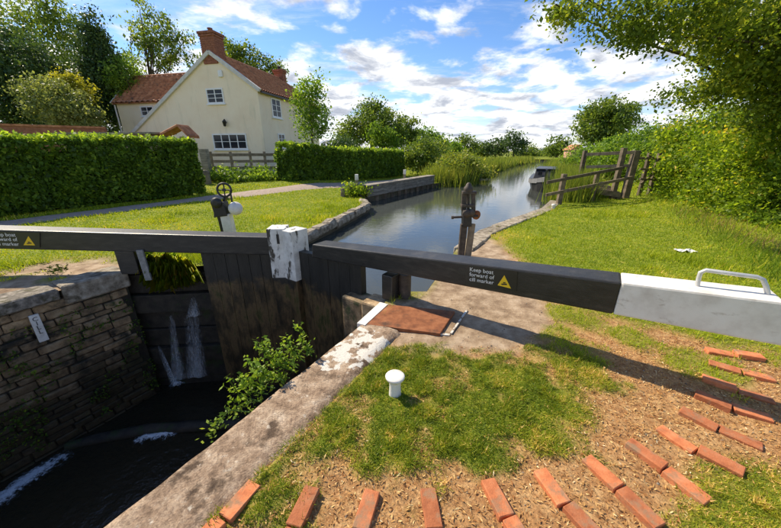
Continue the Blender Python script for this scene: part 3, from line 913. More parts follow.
# cill board on the wall
bd = thing('cill_marker_board', 'narrow white marker board with CILL in black, fixed upright on the stone lock wall', 'sign')
pb = on_plane(33, 315, lock(CL + 0.04, 0), N_); pe = on_plane(38, 343, lock(CL + 0.04, 0), N_)
bd.location = pe
h_ = abs(pb.z - pe.z)
cenb = Vector((pb.x, pb.y, (pb.z + pe.z) / 2))
rotb = Matrix((U * -1 * -1, Vector((0, 0, 1)), N_)).transposed()   # x along wall, y up, z out
mb = MB(); mb.box(cenb, (0.10, h_, 0.03), rot=rotb)
brd = mb.build('board', M['whiteworn'], bd, 0.004)
def text_mesh(name, s, size, mat, origin, xdir, ydir, parent, align='LEFT', space=1.0, line=1.0, extrude=0.001):
    cu = bpy.data.curves.new(name, 'FONT')
    cu.body = s; cu.size = size; cu.align_x = align; cu.space_line = line; cu.extrude = extrude; cu.space_character = space
    cu.resolution_u = 3
    to = bpy.data.objects.new(name, cu); link(to)
    bpy.context.view_layer.update()
    dg = bpy.context.evaluated_depsgraph_get()
    me = bpy.data.meshes.new_from_object(to.evaluated_get(dg))
    bpy.data.objects.remove(to)
    xd = Vector(xdir).normalized(); yd = Vector(ydir).normalized(); zd = xd.cross(yd)
    mt = Matrix((xd, yd, zd)).transposed().to_4x4()
    mt.translation = Vector(origin)
    me.transform(mt)
    me.materials.clear(); me.materials.append(mat)
    o = link(bpy.data.objects.new(name, me))
    return adopt(o, parent)
xw = -U if False else U
text_mesh('lettering', 'C\nI\nL\nL', 0.085, M['iron'], cenb + N_ * 0.018 + Vector((0, 0, h_ / 2 - 0.09)) , -U * -1, (0, 0, 1), bd, 'CENTER', line=0.8)

# cross wall below the hanging grass, where the water leaks through
cw = thing('leaking_wall', 'dark wet wall between the lock wall and the left gate, streaming with water', 'wall', (-3.8, 5.1, LOW))
A = Vector((-5.4, 4.90, 0)); B = Vector((-2.95, 5.20, 0))
dcw = (B - A).normalized(); ncw = Vector((dcw.y, -dcw.x, 0))
mb = MB()
for i in range(7):
    z0, z1 = LOW - 0.2 + i * 0.37, LOW - 0.2 + (i + 1) * 0.37 - 0.015
    o_ = ncw * (0.05 * random.uniform(-1, 1))
    mb.hexa([A + o_ + Vector((0, 0, z0)), B + o_ + Vector((0, 0, z0)), B - ncw * 0.5 + Vector((0, 0, z0)), A - ncw * 0.5 + Vector((0, 0, z0)),
             A + o_ + Vector((0, 0, z1)), B + o_ + Vector((0, 0, z1)), B - ncw * 0.5 + Vector((0, 0, z1)), A - ncw * 0.5 + Vector((0, 0, z1))])
mb.build('wall_face', M['wallback'], cw, 0.02, rough=0.03)
# right chamber wall (faces away from the camera) and closing wall behind
mb = MB()
mb.hexa([lock(CR + 0.03, -7, LOW - .5), lock(CR + 0.5, -7, LOW - .5), lock(CR + 0.5, 2.9, LOW - .5), lock(CR + 0.03, 2.9, LOW - .5),
         lock(CR + 0.03, -7, -0.05), lock(CR + 0.5, -7, -0.05), lock(CR + 0.5, 2.9, -0.05), lock(CR + 0.03, 2.9, -0.05)])
nw = mb.build('near_lock_wall', M['wallback'])
tag(nw, 'dark wet chamber wall directly below the near concrete coping', 'lock wall')
# stone cill ledge across the chamber
mb = MB()
p0 = atz(95, 440, LOW + 0.03); p1 = atz(150, 428, LOW + 0.04); p2 = atz(232, 424, LOW + 0.03)
mb.tube([p0 + (p0 - p1) * 0.5, p0, p1, p2, p2 + (p2 - p1) * 0.9], [0.07, 0.08, 0.09, 0.09, 0.09], 8)
tag(mb.build('lock_cill', M['wallback'], None, rough=0.05), 'low stone cill ledge just above the dark chamber water', 'cill')
# lower water is broken by foam
def soft_mat(name, colr, scale, sc, lo, hi, amax):
    """white water: broken up by noise, thinning to nothing at the edges of its mask"""
    m, nt, out = new_mat(name)
    b = nt.nodes.new('ShaderNodeBsdfPrincipled')
    b.inputs['Base Color'].default_value = (*colr, 1); b.inputs['Roughness'].default_value = 0.5
    tp = nt.nodes.new('ShaderNodeBsdfTransparent'); mx = nt.nodes.new('ShaderNodeMixShader')
    at = nt.nodes.new('ShaderNodeAttribute'); at.attribute_name = 'v'
    nf = nnoise(nt, scale, 9, 0.68, sc=sc, dist=0.4)
    ad = nt.nodes.new('ShaderNodeMath'); ad.operation = 'MULTIPLY_ADD'; ad.inputs[1].default_value = 0.5
    nt.links.new(at.outputs['Fac'], ad.inputs[0]); nt.links.new(nf, ad.inputs[2])
    mr = nt.nodes.new('ShaderNodeMapRange'); mr.interpolation_type = 'SMOOTHSTEP'
    mr.inputs[1].default_value = lo; mr.inputs[2].default_value = hi; mr.inputs[4].default_value = amax
    nt.links.new(ad.outputs[0], mr.inputs[0]); nt.links.new(mr.outputs[0], mx.inputs[0])
    nt.links.new(tp.outputs[0], mx.inputs[1]); nt.links.new(b.outputs[0], mx.inputs[2]); nt.links.new(mx.outputs[0], out.inputs[0])
    return m
M['foam'] = soft_mat('water_foam', (0.78, 0.82, 0.86), 22, (1, 1, 1), 0.62, 0.95, 0.85)
def foam(name, label, px, wid, rise=0.02):
    """low mound of foam along a line on the chamber water"""
    g = [atz(x_, y_, LOW) for x_, y_ in px]
    V = []; F = []; v = []
    n_l, n_w = 40, 14
    L = len(g) - 1
    for i in range(n_l + 1):
        t = i / n_l * L; k = min(int(t), L - 1); p = g[k].lerp(g[k + 1], t - k)
        d = (g[k + 1] - g[k]).normalized(); sd_ = Vector((d.y, -d.x, 0))
        e = math.sin(math.pi * min(max(i / n_l, 0.0), 1.0)) ** 0.5
        for j in range(n_w + 1):
            w = j / n_w * 2 - 1
            m_ = max(0.0, 1 - abs(w)) * e
            q = p + sd_ * w * wid * (0.7 + 0.6 * float(fbm(i * 0.25, 3.3, 2)))
            V.append((q.x, q.y, LOW + 0.006 + rise * m_ * (0.5 + float(fbm(q.x * 9, q.y * 9, 3))))); v.append(m_)
    for i in range(n_l):
        for j in range(n_w):
            a0 = i * (n_w + 1) + j
            F.append((a0, a0 + 1, a0 + n_w + 2, a0 + n_w + 1))
    o = fast_mesh(name, np.array(V), np.array(F), M['foam'], np.array(v), None, True)
    return tag(o, label, 'foam', None, 'stuff')
foam('foam_streak', 'white foam streaking along the left chamber water', [(-20, 518), (0, 500), (20, 484), (48, 466), (74, 451)], 0.22)
foam('foam_patch', 'small white foam patch where the water drops over the cill', [(132, 442), (146, 438), (162, 435), (178, 434)], 0.13, 0.05)
foam('foam_splash', 'white foam splash at the foot of the small waterfall', [(168, 388), (182, 382), (196, 379), (212, 375)], 0.15, 0.08)

# waterfall: thin sheets of falling water, broken into streaks
M['fall'] = soft_mat('falling_water', (0.80, 0.84, 0.88), 70, (1, 1, 0.05), 0.62, 1.12, 0.42)
V = []; F = []; v = []
for (tx0, tx1, ty, bx0, bx1, by, Yt, Yb) in ((180, 203, 316, 184, 209, 379, 4.97, 4.80), (166, 176, 318, 170, 188, 381, 4.93, 4.76), (157, 161, 348, 172, 182, 387, 4.90, 4.66), (186, 200, 300, 185, 202, 318, 5.0, 4.97)):
    k0 = len(V); nu, nv = 16, 24
    for i in range(nv + 1):
        t = i / nv
        for j in range(nu + 1):
            u_ = j / nu
            p = aty(tx0 + (tx1 - tx0) * u_, ty + 3 * math.sin(u_ * 9), Yt); q = aty(bx0 + (bx1 - bx0) * u_, by - 3 * u_, Yb)
            w = p.lerp(q, t ** 1.25)
            w.z = p.z + (q.z - p.z) * t
            w.y += 0.02 * math.sin(u_ * 11 + t * 4)
            V.append(tuple(w)); v.append((1 - abs(u_ * 2 - 1) ** 2.2) * (0.45 + 0.55 * t))
    for i in range(nv):
        for j in range(nu):
            a0 = k0 + i * (nu + 1) + j
            F.append((a0, a0 + 1, a0 + nu + 2, a0 + nu + 1))
tag(fast_mesh('waterfall', np.array(V), np.array(F), M['fall'], np.array(v), None, True), 'thin white streaks of water falling from the grassy ledge by the left gate', 'waterfall', None, 'stuff')

# ================================================================== LOCK GATES
def gate(label, sgn, heel, top_px, bot_px, leaf_end, whites):
    """one mitre gate: balance beam with sign, leaf of planks, white-topped mitre post"""
    d = (heel - MITRE).normalized()
    fn = Vector((d.y, -d.x, 0))
    if fn.y > 0:
        fn = -fn
    g = thing('lock_gate', label, 'lock gate', (heel.x, heel.y, LOW), 'pair of mitre lock gates')
    W_ = 0.30
    fp = heel + fn * W_ / 2
    tl, tr = (on_plane(*p, fp, fn) for p in top_px)
    bl, br = (on_plane(*p, fp, fn) for p in bot_px)
    return g, d, fn, fp, W_, tl, tr, bl, br
def slab(mb, tl, tr, bl, br, back):
    mb.hexa([bl, br, br + back, bl + back, tl, tr, tr + back, tl + back])
def lerp_at(a, b, P0, d, t):
    """point of segment a-b whose distance along d from P0 is t"""
    ta = (a - P0).dot(d); tb = (b - P0).dot(d)
    return a.lerp(b, (t - ta) / (tb - ta))
def planks(g, d, fn, t0, t1, n, ztop, zbot, thick=0.12):
    step = (t1 - t0) / n
    for i in range(n):
        a = MITRE + d * (t0 + step * i + 0.0025); b_ = MITRE + d * (t0 + step * (i + 1) - 0.0025)
        off = fn * (thick / 2 + random.uniform(-0.003, 0.003))
        zt = ztop - random.uniform(0, 0.01)
        mb = MB()
        mb.hexa([a + off + Vector((0, 0, zbot)), b_ + off + Vector((0, 0, zbot)), b_ - off + Vector((0, 0, zbot)), a - off + Vector((0, 0, zbot)),
                 a + off + Vector((0, 0, zt)), b_ + off + Vector((0, 0, zt)), b_ - off + Vector((0, 0, zt)), a - off + Vector((0, 0, zt))])
        mb.build('plank', M['gateslime'], g, 0.004)
def post(g, c, d, fn, w, dp, z0, z1, mat, name, bev=0.015):
    mb = MB()
    p = []
    for zz_ in (z0, z1):
        for a, b_ in ((-1, 1), (1, 1), (1, -1), (-1, -1)):
            p.append(c + d * a * w / 2 + fn * b_ * dp / 2 + Vector((0, 0, zz_)))
    mb.hexa(p)
    return mb.build(name, mat, g, bev)
# gate planks: black paint above, slime and rust-brown stain below the usual water line
m, nt, out = new_mat('slimy_gate_timber')
b = nt.nodes.new('ShaderNodeBsdfPrincipled'); nt.links.new(b.outputs[0], out.inputs[0])
geo = nt.nodes.new('ShaderNodeNewGeometry'); sx = nt.nodes.new('ShaderNodeSeparateXYZ'); nt.links.new(geo.outputs['Position'], sx.inputs[0])
wob = nnoise(nt, 3.5, 6, 0.7)
ad = nt.nodes.new('ShaderNodeMath'); ad.operation = 'MULTIPLY_ADD'; ad.inputs[1].default_value = 0.9
nt.links.new(wob, ad.inputs[0]); nt.links.new(sx.outputs[2], ad.inputs[2])
mr = nt.nodes.new('ShaderNodeMapRange'); mr.inputs[1].default_value = 0.14; mr.inputs[2].default_value = 0.28
nt.links.new(ad.outputs[0], mr.inputs[0])
paint = ramp(nt, nnoise(nt, 5, 7, 0.65, sc=(1, 1, 0.3)), [(0.35, (0.011, 0.011, 0.010)), (0.65, (0.028, 0.026, 0.022))])
slime = ramp(nt, nnoise(nt, 3.6, 9, 0.72, sc=(1, 1, 0.4)), [(0.36, (0.012, 0.010, 0.006)), (0.46, (0.05, 0.034, 0.016)), (0.55, (0.13, 0.082, 0.036)), (0.61, (0.06, 0.055, 0.016)), (0.72, (0.022, 0.026, 0.007))])
nt.links.new(mixrgb(nt, mr.outputs[0], slime, paint), b.inputs['Base Color'])
b.inputs['Roughness'].default_value = 0.45
bn = nt.nodes.new('ShaderNodeBump'); bn.inputs['Strength'].default_value = 0.6; bn.inputs['Distance'].default_value = 0.015
nt.links.new(nnoise(nt, 18, 8, 0.7, sc=(1, 1, 0.3)), bn.inputs['Height']); nt.links.new(bn.outputs[0], b.inputs['Normal'])
M['gateslime'] = m

UP = Vector((0, 0, 1))
def sign(g, fp, fn, d, org_px, tri_px, plate_px, size, align, lines, xdir):
    f2 = fp + fn * 0.004
    q = [on_plane(*p, f2, fn) for p in plate_px]
    mb = MB()
    if (q[1] - q[0]).cross(q[3] - q[0]).dot(fn) < 0:
        q = q[::-1]
    mb.hexa([p - fn * 0.002 for p in q] + [p + fn * 0.004 for p in q])
    pl = mb.build('sign_plate', M['signplate'], g)
    yd = (UP - xdir * UP.dot(xdir)).normalized()
    f3 = fp + fn * 0.0105
    text_mesh('lettering', lines, size, M['signwhite'], on_plane(*org_px, f3, fn), xdir, yd, pl, align, line=0.92)
    t3 = [on_plane(*p, f3, fn) for p in tri_px]
    if (t3[1] - t3[0]).cross(t3[2] - t3[0]).dot(fn) < 0:
        t3 = t3[::-1]
    mb = MB(); mb.add(t3 + [p - fn * 0.002 for p in t3], [(0, 1, 2), (0, 3, 4, 1), (1, 4, 5, 2), (2, 5, 3, 0)])
    mb.build('warning_triangle', M['signyellow'], pl)
    cen_ = (t3[0] + t3[1] + t3[2]) / 3
    sz = (t3[0] - t3[1]).length
    mb = MB()
    # dark boat-on-cill pictogram bar
    c0 = cen_ - yd * sz * 0.10 + fn * 0.0015
    mb.bar(c0 - xdir * sz * 0.20 - yd * sz * 0.03, c0 + xdir * sz * 0.20 + yd * sz * 0.03, 0.002, sz * 0.10, up=yd)
    mb.bar(c0 - xdir * sz * 0.08 + yd * sz * 0.12, c0 + xdir * sz * 0.10 + yd * sz * 0.14, 0.002, sz * 0.08, up=yd)
    mb.build('pictogram', M['iron'], pl)

# --- right gate
g, d, fn, fp, W_, tl, tr, bl, br = gate('black and white lock gate, right leaf with the white-ended balance beam and metal handle', 1, HEEL_R,
                                        [(312, 244.4), (787, 303)], [(312, 257.5), (787, 347.5)], None, None)
tw = (on_plane(622, 281, fp, fn) - HEEL_R).dot(d)
ta = lerp_at(tl, tr, HEEL_R, d, tw); ba = lerp_at(bl, br, HEEL_R, d, tw)
mb = MB(); slab(mb, tl, ta, bl, ba, -fn * W_); mb.build('balance_beam', M['blackwood'], g, 0.018)
mb = MB(); slab(mb, ta + d * 0.001, tr, ba + d * 0.001, br, -fn * W_); mb.build('white_beam_end', M['whitewood'], g, 0.018)
cpl = HEEL_R
hp = [on_plane(*p, cpl, fn) for p in [(697, 287), (698.5, 279), (700.5, 272.5), (706, 270.2), (730, 273.5), (757, 277), (763, 279.5), (766, 286), (768, 295)]]
mb = MB(); mb.tube(hp, 0.016, 10); mb.build('handle', M['galv'], g)
planks(g, d, fn, 0.30, 1.62, 6, 0.36, LOW - 0.1)
post(g, MITRE + d * 0.155, d, fn, 0.29, 0.34, -0.16, 0.70, M['whiteworn'], 'mitre_post')
post(g, MITRE + d * 0.155, d, fn, 0.28, 0.32, LOW - 0.1, -0.165, M['gateslime'], 'mitre_post_foot')
mid = lambda x_, y_: on_plane(x_, y_, fp, fn)
sign(g, fp, fn, d, (469.5, 271.0), [(497.5, 285.2), (511, 288.6), (504.3, 275.3)], [(466.5, 264.6), (517.5, 271.2), (516.5, 291.8), (465.5, 284.6)], 0.062, 'LEFT',
     'Keep boat\nforward of\ncill marker', (on_plane(517, 283, fp, fn) - on_plane(466, 275.5, fp, fn)).normalized())
# beam support on the bank
sup = atz(391, 298, 0.02)
post(g, Vector((sup.x, sup.y + 0.06, 0)), d, fn, 0.17, 0.2, 0.0, 0.36, M['blackwood'], 'beam_block')
mb = MB(); q = atz(405, 297, 0.02); mb.lathe((q.x, q.y + 0.06, 0), [(0.085, 0.0), (0.085, 0.30), (0.078, 0.34)], 18)
mb.build('pivot_post', M['oldiron'], g)
# --- left gate
g2, d2, fn2, fp2, W2, tl2, tr2, bl2, br2 = gate('black lock gate, left leaf whose beam leaves the picture on the left', -1, HEEL_L,
                                                [(284, 237.8), (-90, 227.2)], [(284, 255.5), (-90, 247.0)], None, None)
mb = MB(); slab(mb, tr2, tl2, br2, bl2, -fn2 * W2); mb.build('balance_beam', M['blackwood'], g2, 0.018)
planks(g2, d2, fn2, 0.30, 1.47, 6, 0.42, LOW - 0.1)
post(g2, MITRE + d2 * 0.155, d2, fn2, 0.29, 0.34, -0.14, 0.72, M['whiteworn'], 'mitre_post')
post(g2, MITRE + d2 * 0.155, d2, fn2, 0.28, 0.32, LOW - 0.1, -0.145, M['gateslime'], 'mitre_post_foot')
mb = MB(); q = MITRE + d2 * 0.155 + fn2 * 0.172
mb.box(q + Vector((0.03, 0, 0.55)), (0.04, 0.012, 0.16)); mb.build('slot', M['iron'], g2)
sign(g2, fp2, fn2, d2, (16.0, 236.6), [(23.5, 245.2), (35, 245.4), (28.3, 236.2)], [(-32, 231.2), (40, 232.6), (40, 247.6), (-32, 247.0)], 0.082, 'RIGHT',
     'Keep boat\nforward of\ncill marker', -(tr2 - tl2).normalized())
sup = on_plane(129.5, 250, HEEL_L, fn2)
post(g2, Vector((sup.x, sup.y, 0)), d2, fn2, 0.30, 0.26, -0.03, sup.z + 0.02, M['blackwood'], 'beam_block')
a_ = aty(139.5, 250, 4.80); b_ = aty(149, 280, 4.78)
mb = MB(); mb.bar(a_, b_, 0.10, 0.03, up=fn2); mb.build('steel_strap', M['oldgalv'], g2)
a_ = aty(168, 268, 5.5); b_ = aty(186, 262, 5.55)
# quoin ledge right of the right leaf
qd = thing('quoin_ledge', 'low wet stone ledge between the right gate leaf and the white edge line', 'ledge', (-0.3, 3.95, LOW))
for i, (p, q, zt, w) in enumerate([((-0.62, 4.28), (-0.30, 4.02), -0.10, 0.34), ((-0.32, 4.0), (0.02, 3.78), -0.05, 0.34)]):
    mb = MB(); P_ = Vector((*p, 0)); Q_ = Vector((*q, 0)); dd = (Q_ - P_).normalized(); nn = Vector((dd.y, -dd.x, 0))
    mb.hexa([P_ + nn * w / 2 + UP * (LOW - .2), Q_ + nn * w / 2 + UP * (LOW - .2), Q_ - nn * w / 2 + UP * (LOW - .2), P_ - nn * w / 2 + UP * (LOW - .2),
             P_ + nn * w / 2 + UP * zt, Q_ + nn * w / 2 + UP * zt, Q_ - nn * w / 2 + UP * zt, P_ - nn * w / 2 + UP * zt])
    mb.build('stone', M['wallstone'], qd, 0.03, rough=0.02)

# ================================================================== PADDLE GEAR
def gp_(Y):
    return lambda x_, y_: aty(x_, y_, Y)
YL = 6.7
P = gp_(YL)
gl = thing('paddle_gear', 'black paddle gear with spoked wheel, white post and round white counterweight, left of the gates', 'paddle gear', (P(225, 231).x, YL, 0))
base_x = P(225, 225).x
mb = MB(); a_ = P(226.5, 216); mb.bar((a_.x + 0.03, YL, -0.1), (a_.x, YL, a_.z + 0.05), 0.17, 0.2); mb.build('white_post', M['whitewood'], gl, 0.01)
mb = MB(); a_ = P(219.5, 214); mb.bar((a_.x + 0.04, YL + 0.02, -0.1), (a_.x, YL + 0.02, a_.z + 0.1), 0.085, 0.12); mb.build('black_post', M['iron'], gl, 0.008)
mb = MB(); c = P(221.5, 209); mb.box(c, (0.27, 0.22, 0.30), ry=-0.12); mb.build('gear_housing', M['iron'], gl, 0.02)
mb = MB(); c = P(219, 202); mb.lathe(c + Vector((0, -0.16, 0)), [(0.05, 0), (0.11, 0.02), (0.11, 0.09), (0.05, 0.11)], 16, (0, 1, 0)); mb.build('pinion', M['iron'], gl)
mb = MB(); c = P(214.5, 205); mb.tube([c, c + Vector((-0.02, -0.05, -0.26))], 0.016, 8); mb.tube([c + Vector((0.1, 0, 0)), c], 0.018, 8); mb.build('ratchet_arm', M['iron'], gl)
wc = P(224.2, 190.0)
mb = MB(); mb.torus(wc, 0.135, 0.022, (0.25, -1, 0.1), 28, 8); wh = mb.build('wheel_rim', M['iron'], gl)
ax = Vector((0.25, -1, 0.1)).normalized(); s1 = ax.orthogonal().normalized(); s2 = ax.cross(s1)
mb = MB()
for k in range(4):
    a = math.pi / 4 + k * math.pi / 2
    mb.tube([wc, wc + (s1 * math.cos(a) + s2 * math.sin(a)) * 0.135], 0.014, 6)
mb.lathe(wc - ax * 0.04, [(0.035, 0), (0.035, 0.08)], 10, ax)
mb.build('wheel_spokes', M['iron'], gl)
mb = MB(); mb.bar(wc + Vector((0, 0.03, -0.14)), P(223, 204) + Vector((0, 0.03, 0)), 0.10, 0.05); mb.bar(P(230, 190), P(232, 202), 0.03, 0.03); mb.build('rack_bar', M['iron'], gl, 0.006)
c = P(235.5, 208.5); mb = MB()
mb.lathe(c - Vector((0, 0, 0.145)), [(0.145 * math.sin(math.pi * i / 12) + 1e-4, 0.145 * (1 - math.cos(math.pi * i / 12))) for i in range(13)], 20)
mb.build('counterweight', M['whitewood'], gl)

YR = 5.7
P = gp_(YR)
gr = thing('paddle_gear', 'rusty dark paddle gear on twin posts with a cross spindle, behind the right beam', 'paddle gear', (P(467, 255).x, YR, 0))
mb = MB(); a_ = P(464.5, 224); mb.bar((a_.x - 0.02, YR, -0.05), (a_.x - 0.01, YR, a_.z), 0.095, 0.12); mb.build('black_post', M['oldiron'], gr, 0.008)
mb = MB(); a_ = P(472, 224); mb.bar((a_.x - 0.02, YR + 0.03, -0.05), (a_.x + 0.01, YR + 0.03, a_.z), 0.06, 0.12); mb.build('pale_post', M['fencewood'], gr, 0.008)
mb = MB(); a_ = P(466.5, 226); c = P(466.5, 209); mb.bar(a_, c, 0.19, 0.16); mb.build('gear_housing', M['iron'], gr, 0.02)
mb = MB(); mb.tube([P(451.5, 217.5), P(478, 216)], 0.022, 10); mb.lathe(P(452, 217.5), [(0.03, -0.01), (0.03, 0.03)], 10, (1, 0, 0)); mb.build('spindle', M['oldiron'], gr)
mb = MB(); c = P(477, 215.5) + Vector((0, 0.05, 0)); mb.lathe(c, [(0.02, -0.02), (0.085, -0.015), (0.085, 0.015), (0.02, 0.02)], 18, (0.4, -1, 0)); mb.build('ratchet_wheel', M['rust'], gr)
for (x0, y0, x1, y1, w, dp, nm) in ((463.6, 210, 464.4, 193, 0.055, 0.09, 'rack_guide'), (473.4, 212, 473.2, 192, 0.045, 0.07, 'rack_guide')):
    mb = MB(); mb.bar(P(x0, y0), P(x1, y1), w, dp); mb.build(nm, M['oldiron'], gr, 0.006)
mb = MB(); mb.bar(P(468.6, 212) + Vector((0, 0.03, 0)), P(468.4, 185) + Vector((0, 0.03, 0)), 0.05, 0.04); mb.build('rack', M['oldiron'], gr, 0.004)
for c, sz in ((P(467.5, 205.5), (0.24, 0.15, 0.05)), (P(469.2, 192.5), (0.25, 0.13, 0.05))):
    mb = MB(); mb.box(c, sz); mb.build('clamp', M['oldiron'], gr, 0.01)
mb = MB(); mb.lathe(P(468.2, 191.5), [(0.075, 0), (0.085, 0.03), (0.08, 0.07), (0.055, 0.10), (0.045, 0.13), (0.02, 0.155)], 16); mb.build('rack_cap', M['oldiron'], gr)
for k, (x_, y_, r0) in enumerate(((465.5, 212.5, 0.075), (470.3, 212.0, 0.06))):
    mb = MB(); mb.lathe(P(x_, y_) + Vector((0, -0.13, 0)), [(0.02, 0), (r0, 0.01), (r0, 0.05), (0.02, 0.06)], 16, (0, 1, 0)); mb.build('pinion', M['oldiron'], gr)
mb = MB()
for k in range(12):
    mb.box(P(468.6, 188 + k * 1.5) + Vector((0, -0.005, 0)), (0.05, 0.03, 0.012))
ob = mb.build('rack_teeth', M['oldiron'], gr); ob['kind'] = 'stuff'

# ================================================================== BOLLARD, BRICKS, SMALL THINGS
bp = hitg(395, 394); bp.z = 0.0
bt = thing('mooring_bollard', 'small white mushroom-headed mooring bollard standing in the near grass', 'bollard', bp)
mb = MB(); mb.lathe((bp.x, bp.y, -0.03), [(0.055, 0), (0.05, 0.05), (0.046, 0.12), (0.050, 0.166)], 24); mb.build('stem', M['whitewood'], bt)
mb = MB(); mb.lathe((bp.x, bp.y, 0.135), [(0.050, 0), (0.066, 0.018), (0.078, 0.036), (0.080, 0.048), (0.074, 0.055), (0.05, 0.058), (0.004, 0.059)], 24); mb.build('head', M['whitewood'], bt)

rows = [[(255, 483), (232, 510), (209, 534)], [(313, 488), (296, 523), (280, 558)], [(373, 489), (360, 527), (349, 560)], [(428, 487), (434, 526), (440, 562)],
        [(487, 478), (507, 514), (530, 552)], [(540, 467), (565, 501), (596, 536)], [(587, 455), (620, 486), (657, 521)], [(628, 441), (664, 467), (703, 497)],
        [(659, 425), (695, 448), (742, 473)], [(681, 407), (718, 426), (765, 446)], [(695, 392), (732, 407), (779, 421)], [(702, 377), (740, 389), (785, 402)],
        [(709, 361), (743, 371), (790, 382)], [(707, 348), (742, 354), (790, 361)]]
def brick_mesh(seed):
    bm = bmesh.new()
    bmesh.ops.create_cube(bm, size=1)
    for v in bm.verts:
        v.co = Vector((v.co.x * 0.092, v.co.y * 0.212, v.co.z * 0.10))
    bmesh.ops.subdivide_edges(bm, edges=[e for e in bm.edges if abs((e.verts[0].co - e.verts[1].co).y) > 0.1], cuts=3)
    es = [e for e in bm.edges if e.calc_face_angle(0) > 0.6]
    bmesh.ops.bevel(bm, geom=es, offset=0.004, segments=1, affect='EDGES')
    for v in bm.verts:
        v.co += mnoise.noise_vector(v.co * 22 + Vector((seed * 5.3, 0, seed))) * 0.0022
    me = bpy.data.meshes.new('brick'); bm.to_mesh(me); bm.free(); me.materials.append(M['brick'])
    return me
bmeshes = [brick_mesh(i) for i in range(8)]
fa = thing('foothold_arc', 'fan of red bricks set in pairs in the earth under the white beam end', 'footholds', (1.4, 1.8, 0))
random.seed(8)
for i, r in enumerate(rows):
    g3 = [atz(*p, 0.02) for p in r]
    for j in range(2):
        a, b_ = g3[j], g3[j + 1]
        dv = (b_ - a).normalized()
        if j == 0:
            c = a + dv * 0.108
        else:
            c = g3[0] + (g3[1] - g3[0]).normalized() * 0.108 + dv * 0.222
        o = bpy.data.objects.new('brick', bmeshes[(i * 2 + j) % 8])
        zz = -0.028 + random.uniform(-0.010, 0.008) + (-0.006 if i in (9, 12, 13) else 0)
        o.location = (c.x, c.y, zz + 0.014 + float(surf(c.x, c.y)))
        o.rotation_euler = (random.uniform(-.05, .05), random.uniform(-.05, .05), math.atan2(dv.y, dv.x) - math.pi / 2 + random.uniform(-.03, .03))
        link(o)
        adopt(o, fa)
pp_ = hitg(685, 252)
bm = bmesh.new(); bmesh.ops.create_grid(bm, x_segments=8, y_segments=4, size=0.5)
for v in bm.verts:
    v.co = Vector((v.co.x * 0.34, v.co.y * 0.16, 0.035 + 0.05 * mnoise.noise(v.co * 4)))
me = bpy.data.meshes.new('litter_paper'); bm.to_mesh(me); bm.free(); me.materials.append(M['paper'])
o = link(bpy.data.objects.new('litter_paper', me)); o.location = pp_; o.rotation_euler = (0, 0, -0.1)
sol = o.modifiers.new('s', 'SOLIDIFY'); sol.thickness = 0.003
tag(o, 'crumpled piece of white paper lying on the grass behind the white beam end', 'litter')
pp_ = hitg(553, 209)
t = thing('mooring_ring_stub', 'tiny white stub post in the grass by the canal edge', 'stub post', pp_)
mb = MB(); mb.lathe(pp_, [(0.06, -0.05), (0.055, 0.10), (0.07, 0.12), (0.07, 0.16), (0.03, 0.18)], 12); mb.build('post', M['whitewood'], t)

# canal edging on the right bank, each slab a piece
ce_ = thing('canal_edging', 'pale stone edging along the right canal bank beyond the paddle gear', 'edging', (3, 8.5, 0))
es_ = [(1.38, 6.2), (2.26, 7.64), (3.8, 9.3), (5.4, 11.0), (6.6, 12.8)]
random.seed(4)
slabs = [stone_mesh('edging_slab', M['stone'], (0.42, 0.86, 0.16), 0.02, 0.02, 40 + i) for i in range(4)]
for a_, b_ in zip(es_[:-1], es_[1:]):
    A = Vector((*a_, 0)); B = Vector((*b_, 0)); L = (B - A).length; k = max(1, round(L / 0.88)); dd = (B - A).normalized(); nn = Vector((dd.y, -dd.x, 0))
    for j in range(k):
        c = A + dd * (j + 0.5) * L / k + nn * 0.14
        place(random.choice(slabs), 'edging_slab', (c.x, c.y, -0.045 + random.uniform(-.01, .01)), math.atan2(dd.y, dd.x) - math.pi / 2, ce_, 0.01, (1, L / k / 0.88, 1))
le_ = thing('bank_stones', 'row of rough stones edging the left bank between the gates and the timber quay', 'edging', (-1.5, 9, 0))
es_ = [(-3.1, 5.6), (-2.75, 6.2), (-2.1, 7.3), (-1.75, 8.4), (-1.25, 10.2), (-0.85, 11.9), (-1.1, 13.0)]
rough_st = [stone_mesh('edge_stone', M['stone'], (0.34, 0.52, 0.24), 0.05, 0.05, 60 + i) for i in range(5)]
for a_, b_ in zip(es_[:-1], es_[1:]):
    A = Vector((*a_, 0)); B = Vector((*b_, 0)); L = (B - A).length; k = max(1, round(L / 0.5)); dd = (B - A).normalized(); nn = Vector((dd.y, -dd.x, 0))
    for j in range(k):
        c = A + dd * (j + 0.5) * L / k - nn * 0.06
        place(random.choice(rough_st), 'edge_stone', (c.x, c.y, -0.05 + random.uniform(-.02, .02)), math.atan2(dd.y, dd.x) - math.pi / 2 + random.uniform(-.1, .1), le_, 0.05, (random.uniform(.85, 1.15), L / k / 0.52, 1))

